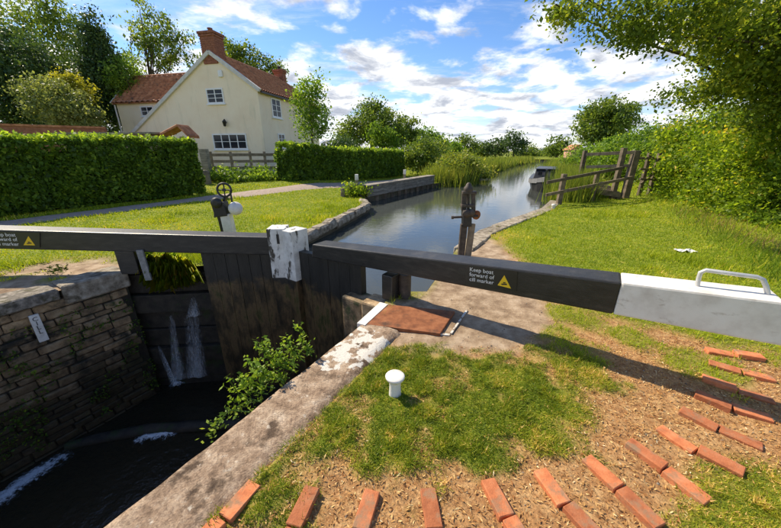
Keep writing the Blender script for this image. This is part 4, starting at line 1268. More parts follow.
# timber quay
A = Vector((-1.1, 14.2, 0)); B = Vector((2.75, 20.7, 0)); dd = (B - A).normalized(); nn = Vector((dd.y, -dd.x, 0)); L = (B - A).length
qy = thing('timber_quay', 'grey timber quay wall of long boards on posts along the left bank', 'quay', A)
qh = 0.46
for r_i in range(3):
    for j in range(3):
        a_ = A + dd * (L / 3 * j + 0.01); b_ = A + dd * (L / 3 * (j + 1) - 0.01)
        z0 = 0.06 + 0.155 * r_i
        mb = MB(); mb.bar(a_ + nn * 0.06 + UP * z0, b_ + nn * 0.06 + UP * z0, 0.07, 0.145); mb.build('board', M['quaywood'], qy, 0.008)
for j in range(3):
    a_ = A + dd * (L / 3 * j); b_ = A + dd * (L / 3 * (j + 1) - 0.015)
    mb = MB(); mb.bar(a_ - nn * 0.12 + UP * 0.475, b_ - nn * 0.12 + UP * 0.475, 0.5, 0.06); mb.build('top_plank', M['quaywood'], qy, 0.006)
for j in range(11):
    p = A + dd * (0.15 + (L - 0.3) * j / 10) + nn * 0.02
    mb = MB(); mb.box(p + UP * -0.30, (0.14, 0.14, 0.58)); mb.build('pile', M['darkfence'], qy, 0.01)
mb = MB(); mb.hexa([A - nn * 0.5 + UP * -.6, A - nn * 0.08 + UP * -.6, B - nn * 0.08 + UP * -.6, B - nn * 0.5 + UP * -.6, A - nn * 0.5 + UP * .44, A - nn * 0.08 + UP * .44, B - nn * 0.08 + UP * .44, B - nn * 0.5 + UP * .44])
mb.build('backing', M['darkfence'], qy)
for j, (t_, lab) in enumerate(((0.01, 'white-topped marker post at the near end of the timber quay'), (0.62, 'white-topped marker post part way along the timber quay'))):
    p = A + dd * L * t_ - nn * 0.55
    q = thing('marker_post', lab, 'post', p)
    mb = MB(); mb.box(p + UP * 0.30, (0.13, 0.13, 0.8)); mb.build('post', M['fencewood'], q, 0.01)
    mb = MB(); mb.box(p + UP * 0.82, (0.15, 0.15, 0.26)); mb.build('white_cap', M['whitewood'], q, 0.02)
for (x_, y_, w_, h2, lab) in ((343, 197, 0.2, 0.42, 'short grey stump post in the grass left of the quay'), (351, 196, 0.16, 0.5, 'slim stump post beside the marker post at the quay')):
    p = hitg(x_, y_); o = MB().lathe((p.x, p.y, -0.05), [(w_ * .6, 0), (w_ * .5, h2 * 0.5), (w_ * .48, h2), (w_ * .2, h2 + 0.03)], 9).build('stump_post', M['fencewood'], None, rough=0.02)
    tag(o, lab, 'post')

# ================================================================== HOUSE
HY_ = 25.0
rdir = Vector((math.sin(math.radians(13)), math.cos(math.radians(13)), 0))    # ridge direction, away
gdir = Vector((-rdir.y, rdir.x, 0))                                            # along the gable, leftwards
corner = aty(257, 88, HY_); corner.z = 0
gn = -rdir
def gpx(x_, y_):
    return on_plane(x_, y_, corner, gn)
apex = gpx(210, 54); eaveR = gpx(256.5, 89); lowL = gpx(126, 142)
apx_a = (apex - corner).dot(gdir); low_a = (lowL - corner).dot(gdir)
zA, zE, zL = apex.z, eaveR.z, lowL.z
DEP = 9.6
house = thing('cottage', 'cream rendered cottage with red pantile roofs and two brick chimneys', 'house', corner)
def HP(a, dp, z):
    p = corner + gdir * a + rdir * dp
    return Vector((p.x, p.y, z))
mb = MB()
pf = [(0, 0), (low_a, 0), (low_a, zL), (apx_a, zA), (0, zE)]
fr = [HP(a, 0, z) for a, z in pf]; bk = [HP(a, DEP, z) for a, z in pf]
mb.add(fr + bk, [(4, 3, 2, 1, 0), (5, 6, 7, 8, 9), (0, 1, 6, 5), (1, 2, 7, 6), (4, 0, 5, 9)])
wallm = mb.build('wall', M['render'], house)
def pantiles(name, o, ux, uy, nx, ny, wv, parent, amp=0.05, step=0.035):
    """corrugated tile roof: o corner at eave, ux along eave, uy up slope"""
    nrm = ux.cross(uy).normalized()
    if nrm.z < 0:
        nrm = -nrm
    V = []; F = []
    px2 = nx * 4
    for r_i in range(ny):
        for e in (0, 1):
            t = (r_i + e) / ny
            lift = step * (1 - e)
            for j in range(px2 + 1):
                wv_ = amp * (0.5 + 0.5 * math.sin(j / 4 * 2 * math.pi))
                V.append(o + ux * (j / px2) + uy * t + nrm * (0.03 + lift + wv_))
    w = px2 + 1
    for r_i in range(ny):
        b0 = r_i * 2 * w
        for j in range(px2):
            F.append((b0 + j, b0 + j + 1, b0 + w + j + 1, b0 + w + j))
            if r_i < ny - 1:
                F.append((b0 + w + j, b0 + w + j + 1, b0 + 2 * w + j + 1, b0 + 2 * w + j))
    ob = fast_mesh(name, np.array([tuple(p) for p in V]), np.array(F), M['pantile'], None, parent, True)
    ob['kind'] = 'stuff'
    return ob
ov = 0.25
# right slope
e0 = HP(-ov, -0.02, zE - ov * (zA - zE) / apx_a); r0 = HP(apx_a, -0.02, zA)
sl = MB()
for (o_, up_) in ((e0, r0 - e0), (HP(low_a + 0.3, -0.02, zL - 0.3 * (zA - zL) / (low_a - apx_a)), r0 - HP(low_a + 0.3, -0.02, zL - 0.3 * (zA - zL) / (low_a - apx_a)))):
    q = [o_, o_ + rdir * DEP, o_ + rdir * DEP + up_, o_ + up_]
    sl.hexa([p + UP * -0.01 for p in q] + [p + UP * 0.05 for p in q])
roofb = sl.build('roof', M['pantile'], house)
pantiles('roof_tiles', e0 + UP * 0.03, rdir * DEP, r0 - e0, 34, 16, 0.25, roofb, 0.09, 0.05)
lo = HP(low_a + 0.3, -0.02, zL - 0.3 * (zA - zL) / (low_a - apx_a))
pantiles('roof_tiles', lo + UP * 0.03 + rdir * DEP, -rdir * DEP, r0 - lo, 38, 24, 0.25, roofb)
mb = MB(); mb.tube([HP(apx_a, 0, zA + 0.14), HP(apx_a, DEP, zA + 0.14)], 0.13, 8); mb.build('ridge_tiles', M['pantile'], roofb)
# verges on the gable
mb = MB(); mb.bar(HP(-ov, -0.06, e0.z + 0.06), HP(apx_a, -0.06, zA + 0.10), 0.22, 0.24); mb.build('verge', M['verge'], house)
mb = MB(); mb.bar(HP(apx_a, -0.06, zA + 0.10), HP(low_a + 0.3, -0.06, lo.z + 0.06), 0.22, 0.24); mb.build('verge', M['verge'], house)
mb = MB(); mb.bar(HP(-ov - 0.05, 0, e0.z - 0.02), HP(-ov - 0.05, DEP, e0.z - 0.02), 0.12, 0.12); mb.build('gutter', M['iron'], house)
# chimneys
def chimney(c, w, dp, z0, z1, pots):
    mb = MB()
    az = math.atan2(rdir.y, rdir.x)
    mb.box((c.x, c.y, (z0 + z1) / 2), (dp, w, z1 - z0), rz=az)
    mb.box((c.x, c.y, z1 - 0.24), (dp + 0.12, w + 0.12, 0.12), rz=az)
    mb.box((c.x, c.y, z1 - 0.08), (dp + 0.2, w + 0.2, 0.16), rz=az)
    ch = mb.build('chimney', M['chimbrick'], house, 0.02)
    for pz in range(pots):
        mb = MB(); mb.lathe((c.x, c.y, z1), [(0.17, 0), (0.14, 0.22), (0.18, 0.25), (0.18, 0.30), (0.1, 0.32)], 12); mb.build('chimney_pot', M['iron'] if pots == 1 and dp < 0.7 else M['chimbrick'], ch)
    # brick courses as raised bands
    mb = MB(); zz_ = z0 + 0.1
    while zz_ < z1 - 0.35:
        mb.box((c.x, c.y, zz_), (dp + 0.03, w + 0.03, 0.065), rz=az); zz_ += 0.13
    ob = mb.build('brick_courses', M['chimbrick'], ch); ob['kind'] = 'stuff'
ztop = gpx(208, 31).z
chimney(HP(apx_a + 0.02, 0.42, 0), 1.15, 0.95, zA - 0.62, ztop, 1)
z2 = on_plane(297, 73, HP(apx_a, DEP - 0.3, 0), gn).z
chimney(HP(apx_a + 0.1, DEP - 0.35, 0), 0.95, 0.6, zA - 0.8, zA + 0.95, 1)
# windows
def window(P00, xd, nd, w, h, nx, ny, parent, sill=True, frame_w=0.09):
    """P00 lower left corner on wall; xd right; nd outward"""
    mb = MB(); fw = frame_w
    def bx(x0, x1, z0, z1, d0, d1):
        q = []
        for zz_ in (z0, z1):
            for xx, oo in ((x0, d1), (x1, d1), (x1, d0), (x0, d0)):
                q.append(P00 + xd * xx + nd * oo + UP * zz_)
        mb.hexa(q)
    bx(0, w, 0, fw, 0.003, 0.06); bx(0, w, h - fw, h, 0.003, 0.06); bx(0, fw, fw, h - fw, 0.003, 0.06); bx(w - fw, w, fw, h - fw, 0.003, 0.06)
    for i in range(1, nx):
        xx = fw + (w - 2 * fw) * i / nx; bx(xx - 0.035, xx + 0.035, fw, h - fw, 0.003, 0.05)
    for j in range(1, ny):
        zz_ = fw + (h - 2 * fw) * j / ny; bx(fw, w - fw, zz_ - 0.018, zz_ + 0.018, 0.003, 0.045)
    wd = mb.build('window', M['windowwhite'], parent)
    for i in range(nx):
        for j in range(ny):
            x0 = fw + (w - 2 * fw) * i / nx + 0.02; x1 = fw + (w - 2 * fw) * (i + 1) / nx - 0.02
            z0 = fw + (h - 2 * fw) * j / ny + 0.012; z1 = fw + (h - 2 * fw) * (j + 1) / ny - 0.012
            mb = MB(); bx2 = bx
            q = []
            for zz_ in (z0, z1):
                for xx, oo in ((x0, 0.02), (x1, 0.02), (x1, 0.004), (x0, 0.004)):
                    q.append(P00 + xd * xx + nd * oo + UP * zz_)
            mb.hexa(q); mb.build('pane', M['glass'], wd)
    if sill:
        mb = MB()
        q = []
        for zz_ in (-0.09, 0.0):
            for xx, oo in ((-0.08, 0.12), (w + 0.08, 0.12), (w + 0.08, 0.003), (-0.08, 0.003)):
                q.append(P00 + xd * xx + nd * oo + UP * zz_)
        mb.hexa(q); mb.build('sill', M['windowwhite'], wd)
def win_px(x0, y0, x1, y1, P0, nrm, xd, nx, ny):
    a = on_plane(x0, y1, P0, nrm); b_ = on_plane(x1, y0, P0, nrm)
    w = abs((b_ - a).dot(xd)); h = b_.z - a.z
    window(a, xd, nrm, w, h, nx, ny, house)
win_px(208.5, 88, 222.5, 104, corner, gn, -gdir, 2, 3)
win_px(215, 133.5, 246, 149.5, corner, gn, -gdir, 4, 2)
wn = -gdir      # right wall looks to the right
def rwin(x0, y0, x1, y1):
    a = on_plane(x0, y1, corner, wn); b_ = on_plane(x1, y0, corner, wn)
    window(a, rdir, wn, abs((b_ - a).dot(rdir)), b_.z - a.z, 2, 3, house)
rwin(272.5, 100, 279.5, 117); rwin(279, 134, 284, 148)
# burglar alarm, wall lantern, bracket
c = gpx(221, 74); mb = MB(); mb.box(c + gn * 0.07, (0.34, 0.12, 0.42), rz=math.atan2(-gdir.y, -gdir.x)); mb.build('alarm_box', M['windowwhite'], house, 0.05)
c = gpx(226.5, 123.5); mb = MB(); mb.lathe(c + gn * 0.22 + UP * -0.22, [(0.06, 0), (0.10, 0.04), (0.14, 0.30), (0.16, 0.32), (0.05, 0.44), (0.02, 0.5)], 8)
mb.tube([c + gn * 0.0 + UP * 0.05, c + gn * 0.15 + UP * 0.28, c + gn * 0.22 + UP * 0.24], 0.03, 6); mb.build('wall_lantern', M['iron'], house)
# rear wing, set back on the left
wz = 2.6
WP0 = HP(0, wz, 0)
wl_px = lambda x_, y_: on_plane(x_, y_, WP0, gn)
eL = wl_px(114, 104); aL = (eL - corner).dot(gdir); zW = eL.z
aR = apx_a + 0.5
zR = on_plane(136, 78.5, HP(0, wz + 2.4, 0), gn).z
mb = MB()
f_ = [HP(aR, wz, 0), HP(aL - 0.25, wz, 0), HP(aL - 0.25, wz, zW), HP(aR, wz, zW)]
b2 = [HP(aR, wz + 4.8, 0), HP(aL - 0.25, wz + 4.8, 0), HP(aL - 0.25, wz + 4.8, zW), HP(aR, wz + 4.8, zW)]
pk = HP(aL - 0.25, wz + 2.4, zR)
mb.add(f_ + b2 + [pk], [(3, 2, 1, 0), (0, 1, 5, 4), (1, 2, 6, 5), (2, 8, 6), (4, 5, 6, 7)])
mb.build('wing_wall', M['render'], house)
sl = MB()
eo = HP(aL, wz - 0.2, zW - 0.05); ex = -gdir * (aL - aR); eu = HP(aL, wz + 2.4, zR) - eo
q = [eo, eo + ex, eo + ex + eu, eo + eu]
sl.hexa([p + UP * -0.01 for p in q] + [p + UP * 0.05 for p in q])
eo2 = HP(aL, wz + 5.0, zW - 0.05); eu2 = HP(aL, wz + 2.4, zR) - eo2
q = [eo2, eo2 + eu2, eo2 + ex + eu2, eo2 + ex]
sl.hexa([p + UP * -0.01 for p in q] + [p + UP * 0.05 for p in q])
wr = sl.build('wing_roof', M['pantile'], house)
pantiles('roof_tiles', eo + UP * 0.03, ex, eu, 22, 10, 0.25, wr, 0.11, 0.06)
mb = MB(); mb.bar(eo + gdir * 0.05 + UP * 0.05, eo + eu + gdir * 0.05 + UP * 0.12, 0.2, 0.2); mb.build('verge', M['verge'], house)
mb = MB(); mb.tube([eo + eu + UP * 0.12, eo + eu + ex + UP * 0.12], 0.12, 8); mb.build('ridge_tiles', M['pantile'], wr)
mb = MB(); mb.tube([HP(aL - 0.1, wz - 0.06, zW - 0.1), HP(aL - 0.1, wz - 0.06, 0)], 0.06, 8); mb.build('drainpipe', M['windowwhite'], house)
a = wl_px(142.5, 116.5); b_ = wl_px(153, 106)
window(a, -gdir, gn, abs((b_ - a).dot(gdir)), b_.z - a.z, 2, 2, house)

# garden wall, lean-to and porch roof seen above the hedge
a_ = aty(-30, 124.5, 21.0); b_ = aty(103, 128.5, 23.5)
gw = thing('garden_wall', 'long red brick garden wall showing above the left hedge', 'wall', (a_.x, a_.y, 0))
mb = MB(); mb.hexa([Vector((a_.x, a_.y, 0)), Vector((b_.x, b_.y, 0)), Vector((b_.x, b_.y + 0.3, 0)), Vector((a_.x, a_.y + 0.3, 0)), a_ , b_, b_ + Vector((0, .3, 0)), a_ + Vector((0, .3, 0))]); mb.build('brickwork', M['gardenwall'], gw)
mb = MB(); mb.bar(a_ + Vector((0, .15, 0.05)), b_ + Vector((0, .15, 0.05)), 0.42, 0.12); mb.build('wall_capping', M['pantile'], gw)
a_ = aty(52, 132.5, 19.5); b_ = aty(150, 132.0, 19.5)
sh = thing('garden_shed', 'low shed with a flat pale-edged roof just behind the left hedge', 'shed', (a_.x, a_.y, 0))
mb = MB(); mb.box(((a_.x + b_.x) / 2, 20.6, a_.z / 2), (b_.x - a_.x - 0.4, 2.0, a_.z - 0.1)); mb.build('walls', M['fencewood'], sh)
mb = MB(); mb.hexa([a_ + Vector((0, 0, -.1)), b_ + Vector((0, 0, -.1)), b_ + Vector((0, 2.4, -.02)), a_ + Vector((0, 2.4, -.02)), a_ + Vector((0, 0, 0)), b_, b_ + Vector((0, 2.4, .08)), a_ + Vector((0, 2.4, .08))])
mb.build('roof', M['quaywood'], sh)
c = aty(177, 126.5, 20.0); l_ = aty(160, 135.5, 20.0); r_ = aty(189, 138, 20.0)
ph = thing('tiled_porch', 'small pitched tiled porch roof between the hedge and the cottage gable', 'porch', (c.x, c.y, 0.3))
for px3 in (l_.x + 0.25, l_.x + 1.0):
    mb = MB(); mb.box((px3, 20.4, l_.z / 2 - 0.05), (0.14, 0.14, l_.z)); mb.build('post', M['fencewood'], ph)
for side in (l_, r_):
    mb = MB()
    e_ = Vector((side.x, 20.0, side.z)); k_ = Vector((c.x, 20.0, c.z)); dp = Vector((0.12, 0.9, 0))
    mb.hexa([e_, k_, k_ + dp, e_ + dp, e_ + UP * .07, k_ + UP * .07, k_ + dp + UP * .07, e_ + dp + UP * .07]); rp = mb.build('roof', M['pantile'], ph)
    mb = MB()
    for j in range(9):
        t = (j + 0.5) / 9
        mb.tube([e_.lerp(k_, 0.02) + dp * t + UP * 0.08, k_ + dp * t + UP * 0.08], 0.06, 6)
    ob = mb.build('tile_rolls', M['pantile'], rp); ob['kind'] = 'stuff'

# ================================================================== GARDEN FENCE
def fence_post(x_, ytop, ybot, Y, w, t, name='post', mat='fencewood'):
    p = aty(x_, ytop, Y); g0 = float(gh(p.x, p.y))
    mb = MB(); mb.box((p.x, p.y, (p.z + g0 - 0.2) / 2), (w, w, p.z - g0 + 0.2)); return mb.build(name, M[mat], t, 0.01)
Yf = 18.6
fe = thing('garden_fence', 'three-rail wooden fence in front of the cottage gable', 'fence', aty(245, 178, Yf))
for x_ in (210, 230, 249.5, 264, 278.5):
    fence_post(x_, 151.5, 178, Yf + 0.02 * (x_ - 210), 0.12, fe)
for y_ in (155.0, 161.5, 168.0):
    mb = MB(); mb.bar(aty(208, y_, Yf - 0.09), aty(288, y_ - 0.4, Yf + 1.5), 0.05, 0.16); mb.build('rail', M['fencewood'], fe, 0.008)
gpst = thing('gate_post', 'stout weathered gatepost at the right end of the tall left hedge', 'post', aty(204, 180, 17.6))
fence_post(203.5, 149, 182, 17.6, 0.34, gpst, 'post', 'quaywood')
p = hitg(207, 184); o = MB().lathe((p.x, p.y, p.z - 0.1), [(0.24, 0), (0.2, 0.3), (0.21, 0.72), (0.1, 0.78)], 10).build('cut_log_post', M['fencewood'], None, rough=0.03)
tag(o, 'short reddish stump standing in front of the stout gatepost', 'stump')

# ================================================================== STILE, FOOTBRIDGE, BOAT
st = thing('wooden_stile', 'dark wooden stile fence with sloping rails by the right canal bank', 'stile', hitg(600, 199))
def spx(px_, Y):
    return aty(px_[0], px_[1], Y)
for (x0, y0, x1, y1, Y, w) in ((564.5, 174, 564.5, 205, 12.0, 0.16), (598, 172, 596, 201, 12.7, 0.14), (624.5, 148, 610, 194, 13.3, 0.17), (585.5, 150.5, 583, 190, 14.6, 0.15)):
    a_ = aty(x0, y0, Y); b_ = Vector((a_.x - 0.02, Y, -0.2))
    mb = MB(); mb.bar(b_, a_, w, w); mb.build('post', M['darkfence'], st, 0.01)
a_ = aty(636.5, 150.5, 13.5); mb = MB(); mb.bar((a_.x, 13.5, -0.1), a_, 0.25, 0.24); mb.build('stout_post', M['darkfence'], st, 0.02)
for (p, q, Y0, Y1, h_, mt) in (((547, 182.5), (624, 167.5), 11.55, 13.18, 0.11, 'darkfence'), ((546, 195), (632, 177.5), 11.55, 13.25, 0.11, 'darkfence'),
                               ((586, 154.5), (636, 152.3), 14.55, 13.4, 0.13, 'fencewood'), ((586, 167), (636, 165.5), 14.55, 13.4, 0.12, 'fencewood')):
    mb = MB(); mb.bar(aty(*p, Y0), aty(*q, Y1), 0.06, h_); mb.build('rail', M[mt], st, 0.008)
fb = thing('footbridge_deck', 'sloping plank deck of a small footbridge behind the stile rails', 'footbridge', hitg(600, 195))
A = aty(581, 186.5, 13.6); B = aty(620, 192.5, 13.2); back = Vector((0.35, 1.7, 0.30))
for j in range(6):
    a_ = A + back * (j / 6); b_ = B + back * (j / 6)
    mb = MB(); mb.bar(a_ + Vector((0, .1, 0)), b_ + Vector((0, .1, 0)), 0.25, 0.06); mb.build('plank', M['fencewood'], fb, 0.006)
for o_ in (Vector((0, -0.04, -.1)), back + Vector((0, 0, -.14))):
    mb = MB(); mb.bar(A + o_, B + o_, 0.08, 0.2); mb.build('bearer', M['darkfence'], fb)
for q in (A, B, A + back, B + back):
    mb = MB(); mb.bar((q.x, q.y + 0.05, -0.3), q + Vector((0, 0.05, -0.15)), 0.16, 0.16); mb.build('footing', M['darkfence'], fb)
kg = thing('field_gate', 'small dark kissing gate half hidden by the bush right of the stile', 'gate', hitg(655, 190))
for p, q, h_ in (((638, 158.5), (656, 158), .10), ((640, 169), (660, 170), .08), ((640, 179), (662, 180), .08)):
    mb = MB(); mb.bar(aty(*p, 13.7), aty(*q, 14.1), 0.06, h_); mb.build('rail', M['darkfence'], kg, 0.006)
for x_ in (650, 660):
    a_ = aty(x_, 153, 14.0); mb = MB(); mb.bar((a_.x, 14.0, 0), a_, 0.13, 0.13); mb.build('post', M['darkfence'], kg, 0.01)
mb = MB(); mb.bar(aty(641, 184, 13.75), aty(663, 165, 14.05), 0.05, 0.09); mb.build('brace', M['darkfence'], kg)

bo = thing('narrowboat', 'dark moored boat with pale raised bow among the reeds at the right bank', 'boat', (7.2, 15.5, WATER))
bd_ = Vector((0.44, 0.9, 0)).normalized(); bs = Vector((bd_.y, -bd_.x, 0))
bow = atz(543, 193, WATER); bow.z = 0
def BP(l, s, z):
    return bow + bd_ * l + bs * s + UP * z
st_l = [(0.0, 0.02, 0.62), (0.5, 0.42, 0.50), (1.2, 0.78, 0.40), (2.4, 0.95, 0.34), (7.0, 1.0, 0.30), (8.5, 0.8, 0.32)]
V = []; F = []
for l, w, z_ in st_l:
    V += [BP(l, -w, z_), BP(l + (0.25 if l < 0.1 else 0), -w * 0.75, WATER - 0.25), BP(l + (0.25 if l < 0.1 else 0), w * 0.75, WATER - 0.25), BP(l, w, z_)]
for i in range(len(st_l) - 1):
    k0 = i * 4
    for j in range(4):
        F.append((k0 + j, k0 + (j + 1) % 4, k0 + 4 + (j + 1) % 4, k0 + 4 + j))
k0 = (len(st_l) - 1) * 4
F.append((k0, k0 + 1, k0 + 2, k0 + 3))
mb = MB(); mb.add(V, F); mb.build('hull', M['hullblack'], bo)
mb = MB()
for sgn in (-1, 1):
    for i in range(3):
        (l0, w0, z0), (l1, w1, z1) = st_l[i], st_l[i + 1]
        q = [BP(l0, sgn * (w0 + .012), z0 - .30), BP(l1, sgn * (w1 + .012), z1 - .26), BP(l1, sgn * (w1 + .012), z1 - .02), BP(l0, sgn * (w0 + .012), z0 - .02)]
        mb.hexa(q + [p - bs * sgn * 0.01 for p in q])
mb.build('bow_flash', M['hullgrey'], bo)
mb = MB(); mb.bar(BP(0.0, 0, WATER), BP(-0.05, 0, 0.98), 0.10, 0.12); mb.build('stem_post', M['hullblack'], bo)
mb = MB(); q = [BP(2.2, -.72, .3), BP(2.2, .72, .3), BP(7.2, .72, .3), BP(7.2, -.72, .3), BP(2.7, -.62, .86), BP(2.7, .62, .86), BP(7.2, .62, .84), BP(7.2, -.62, .84)]
mb.hexa(q); cb = mb.build('cabin', M['hullblack'], bo, 0.03)
mb = MB(); mb.hexa([BP(2.6, -.68, .865), BP(2.6, .68, .865), BP(7.3, .68, .845), BP(7.3, -.68, .845), BP(2.6, -.6, .91), BP(2.6, .6, .91), BP(7.3, .6, .89), BP(7.3, -.6, .89)]); mb.build('cabin_roof', M['hullblack'], bo)
for s_i in (-0.35, 0.35):
    mb = MB(); mb.bar(BP(2.39, s_i - 0.12, 0.66), BP(2.39, s_i + 0.12, 0.66), 0.02, 0.22); mb.build('front_window', M['glass'], cb)
# far pink house
a_ = aty(577.5, 150, 60)
fh = thing('far_house', 'tiny distant house with a pink end wall beside the round tree', 'house', (a_.x, 60, 0))
w_ = 1.1
mb = MB(); mb.add([Vector((a_.x + x_ * w_, 60 + y_ * 2.5, z_)) for y_ in (0, 1) for x_, z_ in ((-1, 0), (1, 0), (1, 2.3), (0, 3.0), (-1, 2.3))],
                  [(0, 1, 2, 3, 4), (9, 8, 7, 6, 5), (0, 4, 9, 5), (1, 6, 7, 2)]); mb.build('wall', M['pinkwall'], fh)
mb = MB()
for sgn in (-1, 1):
    q = [Vector((a_.x + sgn * (w_ + .25), 59.7, 2.2)), Vector((a_.x, 59.7, 3.05)), Vector((a_.x, 62.7, 3.05)), Vector((a_.x + sgn * (w_ + .25), 62.7, 2.2))]
    mb.hexa(q + [p + UP * .12 for p in q])
mb.build('roof', M['pantile'], fh)
mb = MB(); mb.box((a_.x + 0.3, 59.97, 1.6), (0.8, 0.05, 0.9)); mb.build('window', M['glass'], fh)

# ================================================================== HEDGES AND BUSHES
def hedge(name, label, line, depth, tops, mat, per_m2=1500, leaf=0.09, bump=0.13, cap=True, group=None):
    """clipped hedge: front base line (list of points), depth away from the camera, top heights"""
    t = thing(name, label, 'hedge', line[0], group)
    L = [0]
    for a, b_ in zip(line[:-1], line[1:]):
        L.append(L[-1] + (b_ - a).length)
    tot = L[-1]
    la = np.array(L); lx = np.array([p.x for p in line]); ly = np.array([p.y for p in line]); lz = np.array([p.z for p in line]); th = np.array(tops)
    dv = line[-1] - line[0]; dv.z = 0; dv.normalize(); bn_ = Vector((-dv.y, dv.x, 0))
    if bn_.dot(Vector((line[0].x, line[0].y, 0))) < 0:
        bn_ = -bn_
    P = []; V_ = []
    hm = float(th.mean())
    for face, area in (('front', tot * hm), ('top', tot * depth), ('end', depth * hm), ('start', depth * hm)):
        n = int(area * per_m2)
        s = R.random(n) * tot; q = R.random(n); dpt = R.random(n) * depth
        zb = np.interp(s, la, lz); zt = np.interp(s, la, th) + 0.10 * (fbm(s * 0.9 + 3, s * 0 + 5, 3) - 0.5)
        rr_ = 0.22
        if face == 'front':
            o = np.zeros(n); zf = zb + 0.05 + q ** 0.9 * (zt - zb - 0.05)
            out_ = (fbm(s * 1.8, zf * 1.8, 3) - 0.5) * 2 * bump
            o = -out_ - 0.05 * R.normal(size=n) + rr_ * np.clip((zf - zt + rr_) / rr_, 0, 1) ** 2 + 0.05
        elif face == 'top':
            o = dpt; zf = zt + (fbm(s * 1.8, dpt * 1.8 + 7, 3) - 0.5) * bump + 0.06 * R.normal(size=n)
        else:
            o = dpt; zf = zb + q * (zt - zb)
            s = (tot if face == 'end' else 0) + np.zeros(n) + (1 if face == 'end' else -1) * ((fbm(dpt * 2, zf * 2, 3) - 0.5) * 2 * bump + 0.05 * R.normal(size=n)
                                                                                       - rr_ * np.clip((zf - zt + rr_) / rr_, 0, 1) ** 2)
        x = np.interp(s, la, lx) + np.where(s > tot, s - tot, np.where(s < 0, s, 0)) * dv.x + o * bn_.x
        y = np.interp(s, la, ly) + np.where(s > tot, s - tot, np.where(s < 0, s, 0)) * dv.y + o * bn_.y
        P.append(np.stack([x, y, zf], 1))
        V_.append(np.clip(0.35 + 0.5 * (fbm(s * 2.2, zf * 2.2 + o, 3) - 0.5) + 0.2 * R.normal(size=n) + (0.25 if face == 'top' else 0), 0, 1))  # top leaves tinted lighter: light from above put into their colour
    # stray shoots along the top and front
    ns = int(tot * 26)
    s0 = R.random(ns) * tot; o0 = R.random(ns) * depth; k_ = 7
    s = np.repeat(s0, k_) + 0.02 * R.normal(size=ns * k_); st_ = np.tile(np.arange(k_) / k_, ns) * np.repeat(0.10 + 0.22 * R.random(ns) ** 2, k_)
    P.append(np.stack([np.interp(s, la, lx) + np.repeat(o0, k_) * bn_.x, np.interp(s, la, ly) + np.repeat(o0, k_) * bn_.y, np.interp(s, la, th) + st_], 1))
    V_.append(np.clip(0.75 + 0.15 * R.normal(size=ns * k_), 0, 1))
    P = np.concatenate(P); v = np.concatenate(V_)
    # thin, gappy patches
    keep = (fbm(P[:, 0] * 1.1 + P[:, 1] * 1.1, P[:, 2] * 1.7, 3) > 0.36) | (R.random(len(P)) < 0.5)
    P, v = P[keep], v[keep]
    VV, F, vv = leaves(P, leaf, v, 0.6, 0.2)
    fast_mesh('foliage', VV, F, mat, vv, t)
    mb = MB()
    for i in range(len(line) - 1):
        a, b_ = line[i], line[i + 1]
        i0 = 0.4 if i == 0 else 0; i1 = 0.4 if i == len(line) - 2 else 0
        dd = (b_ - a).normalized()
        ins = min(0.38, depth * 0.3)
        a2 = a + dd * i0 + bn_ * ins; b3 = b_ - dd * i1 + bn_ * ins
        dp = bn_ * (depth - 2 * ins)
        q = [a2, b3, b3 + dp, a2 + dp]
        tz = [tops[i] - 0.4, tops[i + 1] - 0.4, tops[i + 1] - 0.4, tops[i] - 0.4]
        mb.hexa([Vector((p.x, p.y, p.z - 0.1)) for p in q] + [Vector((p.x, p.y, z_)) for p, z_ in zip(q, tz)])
    mb.build('light_block_core', M['hedgecore'], t)  # solid dark boxes added inside the leaves to block light
    return t
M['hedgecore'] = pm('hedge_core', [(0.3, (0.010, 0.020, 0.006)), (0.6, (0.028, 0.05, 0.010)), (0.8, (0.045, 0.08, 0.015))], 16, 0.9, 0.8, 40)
ln = [hitg(-110, 233), hitg(0, 218), hitg(100, 206), hitg(206, 193.5)]
tp = [aty(-60, 131, ln[0].y).z, aty(0, 132.5, ln[1].y).z, aty(100, 134.5, ln[2].y).z, aty(200, 137.5, ln[3].y).z]
hedge('clipped_hedge', 'long tall clipped hedge with a bright green top, left beside the path', ln, 1.7, [q - 0.14 for q in tp], M['hedge'], 1500, 0.12, 0.2)
l2 = [hitg(294, 182), hitg(345, 180.5), hitg(404, 176)]
t2 = [aty(284, 142.5, l2[0].y).z, aty(345, 148, l2[1].y).z, aty(404, 150.5, l2[2].y).z]
hedge('garden_hedge', 'shorter rounded hedge along the path right of the garden fence', l2, 1.3, [q - 0.12 for q in t2], M['hedge'], 1000, 0.15, 0.26)

